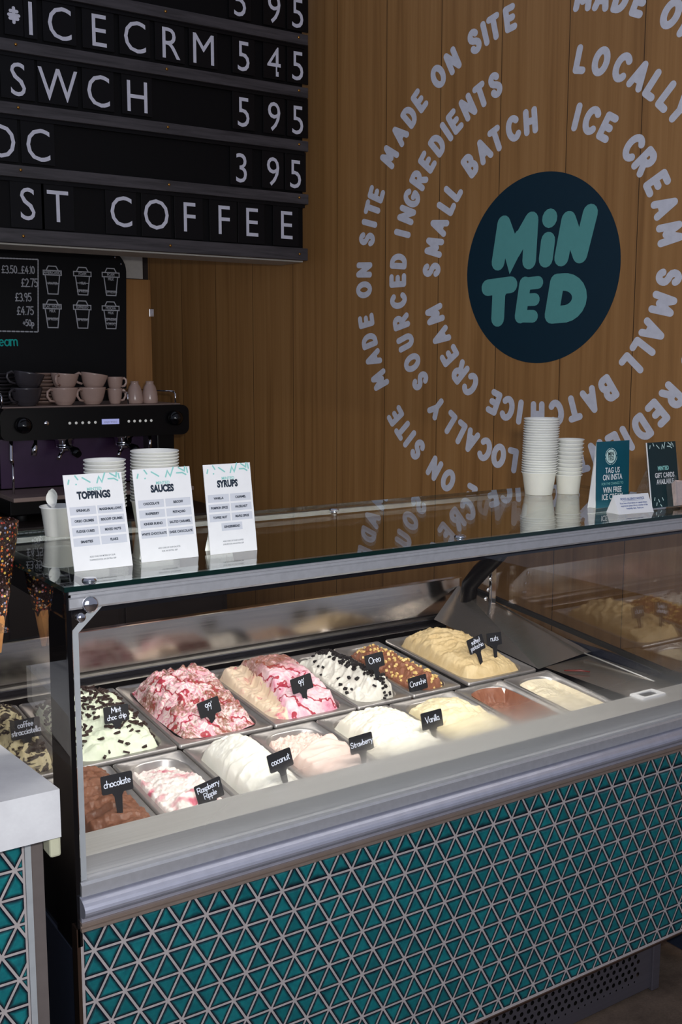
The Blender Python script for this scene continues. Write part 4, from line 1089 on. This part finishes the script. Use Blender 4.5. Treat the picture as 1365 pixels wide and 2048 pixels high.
# ------------------------------------------------------------ flavour tags
def surf(ice, wx, wy):
    """height of an ice cream at a world x,y (search its own grid)"""
    iv = ice.mw.inverted(); best = None
    p = iv @ V((wx, wy, zp(wy))); u, v = max(-1, min(1, p.x/ice.w)), max(-1, min(1, p.y/ice.l))
    return (ice.mw @ V((p.x, p.y, ice.height(u, v)))).z
def flavour_tag(lines, label, ice, x, y, w=.058, h=.034, stake=.036, roll=0, lean=12, yaw=0, th=.011, sink=.012, tw=.0016):
    z = surf(ice, x, y)-sink
    t = thing('flavour_tag', label, 'tag', mw=T((x, y, z)) @ RZ(R(yaw)) @ RX(R(-lean)) @ RY(R(roll)), group='black flavour tags stuck in the ice cream')
    zt = stake+sink
    b = MB(); pts = [(px, 0, pz) for px, pz in rrect(-w/2, w/2, zt, zt+h, .003, 3)]
    b.prism(pts, (0, .002, 0)); b.prism([(-.004, .0002, 0), (.004, .0002, 0), (.0075, .0002, zt-.006), (.012, .0002, zt+.001), (-.012, .0002, zt+.001), (-.0075, .0002, zt-.006)], (0, .0016, 0))
    b.build('tag_board', M['tag_black'], t)
    s = Strokes(); n = len(lines)
    for i, ln in enumerate(lines):
        cy = zt+h/2+(n-1)*.0075-i*.0145-th*.32; s.word(ln, th, tw, 0, cy, gap=.10, rot=.04)
    s.build('chalk_writing', M['tag_chalk'], t, T((0, -.0007, 0)) @ FRONT)
    return t
flavour_tag(['chocolate'], 'black tag reading chocolate in the front left tub', F[0], .136, .150, .060, .034, .040, th=.0125)
flavour_tag(['Raspberry', 'Ripple'], 'black tag reading Raspberry Ripple, tilted', F[1], .318, .125, .056, .038, .026, roll=-10, th=.0105)
flavour_tag(['coconut'], 'black tag reading coconut in the white mound', F[2], .468, .115, .054, .036, .034, roll=-8, th=.0125)
flavour_tag(['Strawberry'], 'black tag reading Strawberry, half fogged', F[3], .665, .130, .058, .036, .026, roll=-3, th=.011)
flavour_tag(['Vanilla'], 'black tag reading Vanilla in the large white heap', F[4], .878, .165, .058, .038, .022, roll=-2, th=.0135)
flavour_tag(['Mint', 'choc chip'], 'black tag reading Mint choc chip among dark flakes', BL[1], .272, .500, .056, .036, .020, th=.011)
flavour_tag(["99'"], "black tag reading 99' in the lumpy raspberry mound next to the mint", BL[2], .486, .462, .054, .036, .026, roll=-10, th=.015)
flavour_tag(["99'"], "black tag reading 99' in the smooth pink block next to the cookie tub", BL[3], .732, .470, .058, .036, .026, roll=-8, th=.014)
flavour_tag(['Oreo'], 'black tag standing among black crumbs in the white cookie ice cream', BL[4], .945, .475, .056, .036, .034, roll=-4, th=.016)
flavour_tag(['Crunchie'], 'black tag in the brown ice cream with golden nuggets', BL[5], 1.055, .440, .058, .036, .036, roll=-4, th=.0135)
flavour_tag(['salted', 'pistachio'], 'black tag reading salted pistachio, tilted', BL[6], 1.290, .480, .056, .040, .036, roll=-12, th=.012)
flavour_tag(['nuts'], 'small black tag reading nuts beside the pistachio tag', BL[6], 1.355, .500, .052, .034, .036, roll=2, th=.015)
flavour_tag(['coffee', 'stracciatella'], 'black tag reading coffee stracciatella behind the left end glass', BL[0], .078, .510, .062, .040, .016, th=.0115)
flavour_tag([], 'blank black tag fallen at the front of the half empty chocolate tub', F[6], 1.205, .135, .050, .030, .004, roll=6, lean=40, sink=0)
tag(MB().tube([(1.47, .36, zp(.36)+.014), (1.50, .33, zp(.33)+.019), (1.515, .31, zp(.31)+.020)], [.0018, .0030, .0014], 8).build('sauce_smear', M['red_smear']), 'dark red sauce smear on the steel deck beside the last tub', 'smear')

# ============================================================ THINGS ON THE GLASS SHELF
ZS = 1.2098
def lean_frame(base, yaw, lean): return T(base) @ RZ(yaw) @ RX(pi/2-lean)     # local x along the base, y up the card, z towards the viewer
CONF = [[(-.44, .80), (-.40, .90)], [(-.26, .97), (-.20, .88)], [(-.10, .93), (.04, .81)], [(.09, .80), (.14, .95), (.19, .80), (.25, .97), (.28, 1.0)], [(.36, .99), (.45, .90), (.46, .98)], [(.32, .85), (.42, .86), (.47, .80)]]
def menu_card(label, base, w, h, yaw, lean, title, cells, foot, cls):
    t = thing('menu_card', label, 'sign', mw=lean_frame(base, yaw, lean), group='white menu cards on the glass shelf')
    MB().box(-w/2, w/2, 0, h, -.0016, 0).build('card', M['paper'], t)
    b = MB(); zf = -(h*.75)*math.sin(2*lean)*1.0
    b.prism([(-w*.3, h*.62, -.0016), (w*.3, h*.62, -.0016), (w*.3, .004+h*.02, -.062), (-w*.3, .004+h*.02, -.062)], (0, -.0014, 0)); b.build('strut', M['paper'], t)
    s = Strokes(); hx = w/2
    for st in ([(-.43, .905), (-.41, .945)], [(-.30, .985), (-.26, .945)], [(-.18, .962), (-.06, .912)], [(.06, .90), (.10, .965), (.145, .905), (.20, .985), (.21, .999)], [(.30, .992), (.40, .952), (.415, .999)], [(.26, .935), (.36, .935), (.42, .912)], [(.455, .935), (.445, .985)], [(-.30, .895), (-.295, .897)]):
        s.stroke([(p[0]*w, p[1]*h) for p in st], .0026)
    s.build('confetti_print', M['confetti_teal'], t, T((0, 0, .0004)))
    text('brand_line', 'MINTED', .0072, M['confetti_teal'], t, T((0, h*.838, .0004)), bold=.0002)
    text('title', title, .0168, M['ink_navy'], t, T((-.002, h*.775, .0004)), bold=.0010, sx=.74)
    pb = MB(); it = []
    n = (len(cells)+1)//2
    for i, c in enumerate(cells):
        if len(cells) % 2 and i == len(cells)-1: cx, cy = 0, h*(.62-.108*(i//2))
        else: cx, cy = (-.235 if i % 2 == 0 else .235)*w, h*(.62-.108*(i//2))
        pb.poly([(cx-w*.222, cy-h*.043, .0002), (cx+w*.222, cy-h*.043, .0002), (cx+w*.222, cy+h*.043, .0002), (cx-w*.222, cy+h*.043, .0002)])
        it.append((text_mesh(c, .0058, .00025, sx=.85), T((cx, cy, .0005))))
    link('footer_text', merge_texts([(text_mesh(foot[k], .0038, .00005, sx=.9), T((0, h*(.135-.035*k), .0005))) for k in range(2)]), M['ink_grey'], t)
    pb.build('grey_cells', M['panel_grey'], t, recalc=False)
    link('list_text', merge_texts(it), M['ink_navy'], t)
    return t
LEAN = math.atan(.042/.156); CH = .163
menu_card('white card reading TOPPINGS, leftmost on the glass shelf', (.095, .088, ZS), .103, CH, 0, LEAN, 'TOPPINGS', ['SPRINKLES', 'MARSHMALLOWS', 'OREO CRUMBS', 'BISCOFF CRUMBS', 'FUDGE CUBES', 'MIXED NUTS', 'SMARTIES', 'FLAKE'], ['ADD ONE OR MORE OF OUR', 'TOPPINGS FOR AN EXTRA 50P'], 0)
menu_card('white card reading SAUCES, between the other two menu cards', (.223, .102, ZS), .109, CH, 0, LEAN*.75, 'SAUCES', ['CHOCOLATE', 'BISCOFF', 'RASPBERRY', 'PISTACHIO', 'KINDER BUENO', 'SALTED CARAMEL', 'WHITE CHOCOLATE', 'DARK CHOCOLATE'], ['ADD ONE OF OUR SAUCES', 'FOR AN EXTRA 50P'], 0)
menu_card('white card reading SYRUPS, nearest the middle of the shelf', (.350, .103, ZS), .096, CH, 0, LEAN*.6, 'SYRUPS', ['VANILLA', 'CARAMEL', 'PUMPKIN SPICE', 'HAZELNUT', 'TOFFEE NUT', 'MAPLE SPICE', 'GINGERBREAD'], ['ADD ONE OF OUR COFFEE', 'SYRUPS FOR AN EXTRA 50P'], 0)

# paper tubs in stacks
def tub_mesh(rt, rb, h):
    b = MB(); k = .0028
    prof = [(0, .003), (rb-.002, .003), (rb-.001, 0), (rb, .0005), (rt-.0006, h-k*1.4)]
    prof += [(rt+.0012+k*.5*cos(R(a)), h-k*.6+k*.55*sin(R(a))) for a in (-80, -40, 0, 40, 80, 120, 170)]
    prof += [(rt-.0008, h-k), (rb-.0007, .005), (0, .0045)]
    b.lathe(prof, 40); return b
def stack(n, x, y, rt, rb, h, dz, where, group, leanx=0, bend=None):
    first = None
    for i in range(n):
        if first is None:
            first = tub_mesh(rt, rb, h).build('paper_tub', M['cup_paper']); o = first
        else:
            o = first.copy(); COL.objects.link(o)
        k = i if bend is None else max(0, i-bend)
        o.location = (x+leanx*i+.0003*sin(i*2.3), y+.0003*cos(i*1.7), ZS+i*dz)
        tag(o, 'white paper tub, %s, %s' % (ordn(n-1-i, n), where), 'paper tub', group)
stack(23, 1.424, .428, .0445, .0355, .060, .00635, 'tall stack on the right', 'tall stack of paper tubs', .00022)
stack(10, 1.497, .393, .0335, .0285, .052, .0103, 'short stack on the right', 'short stack of paper tubs', .0003)
stack(13, .239, .450, .0400, .0325, .056, .0078, 'stack behind the TOPPINGS card', 'stack of paper tubs behind the first card', .0)
stack(17, .349, .458, .0480, .0390, .060, .0064, 'wide stack behind the SAUCES card', 'stack of paper tubs behind the second card', .0002)
o = tub_mesh(.0345, .0275, .060).build('paper_tub', M['cup_paper']); o.location = (.146, .467, ZS); tag(o, 'single white paper tub with spoons in it, behind the TOPPINGS card', 'paper tub')
def spoon(label, mw):
    b = MB(); b.box(-.003, .003, -.0006, .0006, 0, .062, .0004)
    prof = [(.0001, .056), (.006, .060), (.0095, .068), (.0100, .076), (.0075, .084), (.0001, .088)]
    n = 8; rings = []
    for i in range(n+1):
        q = i/n; ww = .0105*math.sin(pi*min(1, q*.92+.05))**.7; zz = .056+.032*q
        rings.append([b.bm.verts.new((ww*c, .005*(1-abs(c))*math.sin(pi*q)-.001, zz)) for c in (-1, -.5, 0, .5, 1)])
    for p, q in zip(rings, rings[1:]):
        for k in range(4): f = b.bm.faces.new((p[k], p[k+1], q[k+1], q[k])); f.smooth = True
    o = b.build('plastic_spoon', M['cup_paper'], None, mw); tag(o, label, 'spoon', 'spoons in the single tub'); return o
spoon('white plastic spoon leaning left in the single tub', T((.140, .463, ZS+.006)) @ RZ(.3) @ RY(R(-9)))
spoon('white plastic spoon upright in the single tub', T((.139, .472, ZS+.006)) @ RZ(.1) @ RY(R(-2)))
spoon('white plastic spoon nearest the viewer in the single tub', T((.147, .458, ZS+.006)) @ RZ(-.2) @ RX(R(6)) @ RY(R(-14)))

# ------------------------------------------------------------ tent cards on the right
tg_ = thing('tent_card', 'teal tent card reading TAG US ON INSTA', 'sign', mw=lean_frame((1.400, .150, ZS), 0, R(2)))
MB().box(-.056, .056, 0, .158, -.0016, 0).build('front_panel', M['card_teal'], tg_)
MB().prism([(-.056, .157, -.0018), (.056, .157, -.0018), (.056, .001, -.028), (-.056, .001, -.028)], (0, -.0014, -.0005)).build('back_panel', M['paper'], tg_)
MB().prism([(-.0565, .001, -.003), (-.0565, .13, -.003), (-.0565, .001, -.027)], (.001, 0, 0)).build('side_flap', M['paper'], tg_)
b = MB(); b.poly([(.0165*cos(2*pi*i/40)-.008, .122+.0165*sin(2*pi*i/40), .0003) for i in range(40)]); b.build('badge', M['confetti_pale'], tg_, recalc=False)
link('badge_text', merge_texts([(text_mesh('MiN', .0135, .0003, sx=.85), T((-.008, .1275, .0006))), (text_mesh('TED', .0135, .0003, sx=.85), T((-.008, .1165, .0006)))]), M['card_dark'], tg_)
s = Strokes()
for i in range(36):
    a = 2*pi*i/36
    if i % 9 == 0: continue
    s.stroke([(-.008+.0195*cos(a), .122+.0195*sin(a)), (-.008+.0195*cos(a+.09), .122+.0195*sin(a+.09))], .0016)
s.build('badge_ring', M['confetti_pale'], tg_, T((0, 0, .0003)))
link('large_text', merge_texts([(text_mesh(a, .0190, .00035, sx=.76), T((-.002, z, .0004))) for a, z in (('TAG US', .088), ('ON INSTA', .0715), ('WIN FREE', .041), ('ICE CREAM', .0245))]), M['paper'], tg_)
text('small_text', 'FOR THE CHANCE TO', .0088, M['confetti_teal'], tg_, T((-.002, .0565, .0004)), sx=.85)

nt = thing('notice_card', 'small white folded notice with blue print in front of the teal card', 'notice', mw=T((1.366, .066, ZS)) @ RZ(R(-7)))
b = MB(); hw = .052; d_ = .022; hh = .042
b.prism([(-hw, -d_, 0), (-hw, 0, hh), (-hw, d_, 0)], (2*hw, 0, 0)); b.build('folded_card', M['paper'], nt)
nm_ = T((0, -d_, 0)) @ RX(math.atan2(hh, d_))
link('notice_text', merge_texts([(text_mesh('FOOD ALLERGY NOTICE', .0074, .0002, sx=.85), T((0, .036, .0006)))]+[(text_mesh(a, .0056, .0001, sx=.8), T((0, .026-.0065*i, .0006))) for i, a in enumerate(('If you have a food allergy or a special dietary', 'requirement please inform a member of the', 'hospitality team. Thank you.'))]), M['ink_blue'], nt, nm_)
s = Strokes(); s.stroke([(-.030, .0315), (.030, .0315)], .0006); s.build('underline', M['ink_blue'], nt, nm_ @ T((0, 0, .0006)))

gc = thing('leaflet_holder', 'clear stand holding a dark green gift card sign and leaflets', 'stand', mw=lean_frame((1.495, .068, ZS), 0, R(9)))
MB().box(-.050, .052, .002, .158, -.002, 0).build('sign_card', M['card_dark'], gc)
MB().box(-.0515, -.050, .002, .158, -.0022, .0004).build('card_edge', M['paper'], gc)
s = Strokes()
for st in ([(-.42, .91), (-.40, .955)], [(-.30, .985), (-.27, .945)], [(-.18, .955), (-.09, .905)], [(0, .895), (.03, .96), (.08, .90), (.13, .99)], [(.24, .985), (.34, .94), (.36, .985)], [(.2, .93), (.3, .925), (.36, .90)], [(.42, .92), (.40, .965)],
           [(-.40, .13), (-.38, .17)], [(-.26, .14), (-.23, .10)], [(-.34, .05), (-.32, .09)], [(-.2, .06), (-.16, .03)], [(-.12, .16), (-.09, .12)]): s.stroke([(p[0]*.1, p[1]*.158) for p in st], .0022)
s.build('confetti_print', M['confetti_pale'], gc, T((0, 0, .0005)))
text('brand_line', 'MiNTED', .0135, M['confetti_teal'], gc, T((0, .095, .0006)), bold=.0006, sx=.8)
link('sign_text', merge_texts([(text_mesh('GIFT CARDS', .0165, .0003, sx=.76), T((.003, .078, .0006))), (text_mesh('AVAILABLE', .0165, .0003, sx=.76), T((.003, .0625, .0006)))]), M['paper'], gc)
b = MB(); b.box(-.053, .150, -.0, .158, -.006, -.0035); b.build('stand_back', M['acrylic'], gc)
b = MB(); b.box(.004, .150, .002, .060, .030, .032).box(.004, .006, .002, .075, .001, .032).box(.004, .150, .0, .002, -.003, .032); b.build('pocket', M['acrylic'], gc)
MB().prism([(-.050, .1, -.006), (-.050, .0, -.006), (-.050, .008, -.07)], (.0022, 0, 0)).build('stand_leg', M['acrylic'], gc)
for i in range(5):
    lf = thing('leaflet', 'pale pink card with green oval, %s in the clear pocket' % ('front one' if i == 0 else ORD[i]+' from the front'), 'card', mw=gc.matrix_world @ T((.064, .031, .024-i*.0018)) @ RZ(R(-7+2*i)), group='cards in the clear pocket')
    MB().box(-.058, .058, -.027, .027, -.0005, .0005).build('card', M['cream_leaflet'], lf)
    MB().poly([(.018*cos(2*pi*k/32)-.012, .012*sin(2*pi*k/32)+.002, .0008) for k in range(32)]).build('green_oval', M['green_print'], lf, recalc=False)

# ============================================================ LEFT STONE COUNTER AND CONES
sc = thing('stone_counter', 'white stone topped side counter with teal triangle tiles at lower left', 'counter', (-.3, .2, 0))
inv = T((.3, -.2, 0))
MB().prism([(-.050, -.08, .835), (-.112, .60, .835), (-1.2, .60, .835), (-1.2, -.08, .835)], (0, 0, .077)).build('stone_top', M['stone'], sc, inv)
gq = MB().box(-1.15, -.094, -.031, .50, .0, .834).build('cabinet', M['grout'], sc, inv)
tile_panel('tiles', gq, -1.14, -.0955, .02, .832, .0518, .0456, -.1095, .776, -.0318)
MB().box(-.0935, -.084, -.034, -.02, .0, .834).build('corner_trim', M['frame_grey'], sc, inv)
MB().box(-.084, -.064, -.030, .40, .0, .834).build('side_trim', M['trim_dark'], sc, inv)
MB().box(-.064, -.046, -.066, -.03, .797, .8345, .004).build('top_bracket', M['beige_plastic'], sc, inv)

def cone(label, loc, ang=0):
    t = thing('ice_cream_cone', label, 'cone', mw=T(loc) @ RX(ang), group='sprinkle coated cones')
    MB().lathe([(.0, -.215), (.004, -.215), (.036, .0), (.034, .0), (.003, -.21)], 28).build('waffle', M['waffle'], t)
    b = bmesh.new(); n, m_ = 72, 40; vs = []
    for j in range(m_+1):
        q = j/m_; r_ = .0155+.0275*q; z = -.150+.172*q
        if j == m_: r_ -= .006
        if j == 0: r_ -= .003
        row = []
        for i in range(n):
            a = 2*pi*i/n; nn = NZ.noise(V((cos(a)*r_*160, sin(a)*r_*160, z*160)))*.0018+NZ.noise(V((cos(a)*r_*400, sin(a)*r_*400, z*400)))*.0014
            zz = z+(.008*sin(3*a) if j == 0 else 0); row.append(b.verts.new(((r_+nn)*cos(a), (r_+nn)*sin(a), zz)))
        vs.append(row)
    for p, q in zip(vs, vs[1:]):
        for i in range(n): f = b.faces.new((p[i], p[(i+1) % n], q[(i+1) % n], q[i])); f.smooth = True
    me = bpy.data.meshes.new('sprinkle_coat'); b.to_mesh(me); b.free(); link('sprinkle_coat', me, M['sprinkles'], t)
    return t
ch = thing('cone_stand', 'clear cone stand on the white stone counter', 'stand', (-.10, .25, .912))
MB().box(-.13, .045, -.12, .10, .20, .204).build('rack_plate', M['acrylic'], ch)
for px_, py_ in ((-.12, -.11), (-.12, .09)): MB().lathe(cyl_prof(.005, .0, .20), 12, loc=(px_, py_, 0)).build('post', M['chrome'], ch)
cone('chocolate and sprinkle coated cone nearest the glass case', (-.042, .25, 1.262))
cone('chocolate and sprinkle coated cone left of the first one', (-.142, .19, 1.250))
cone('chocolate and sprinkle coated cone behind the other two cones', (-.125, .31, 1.235))
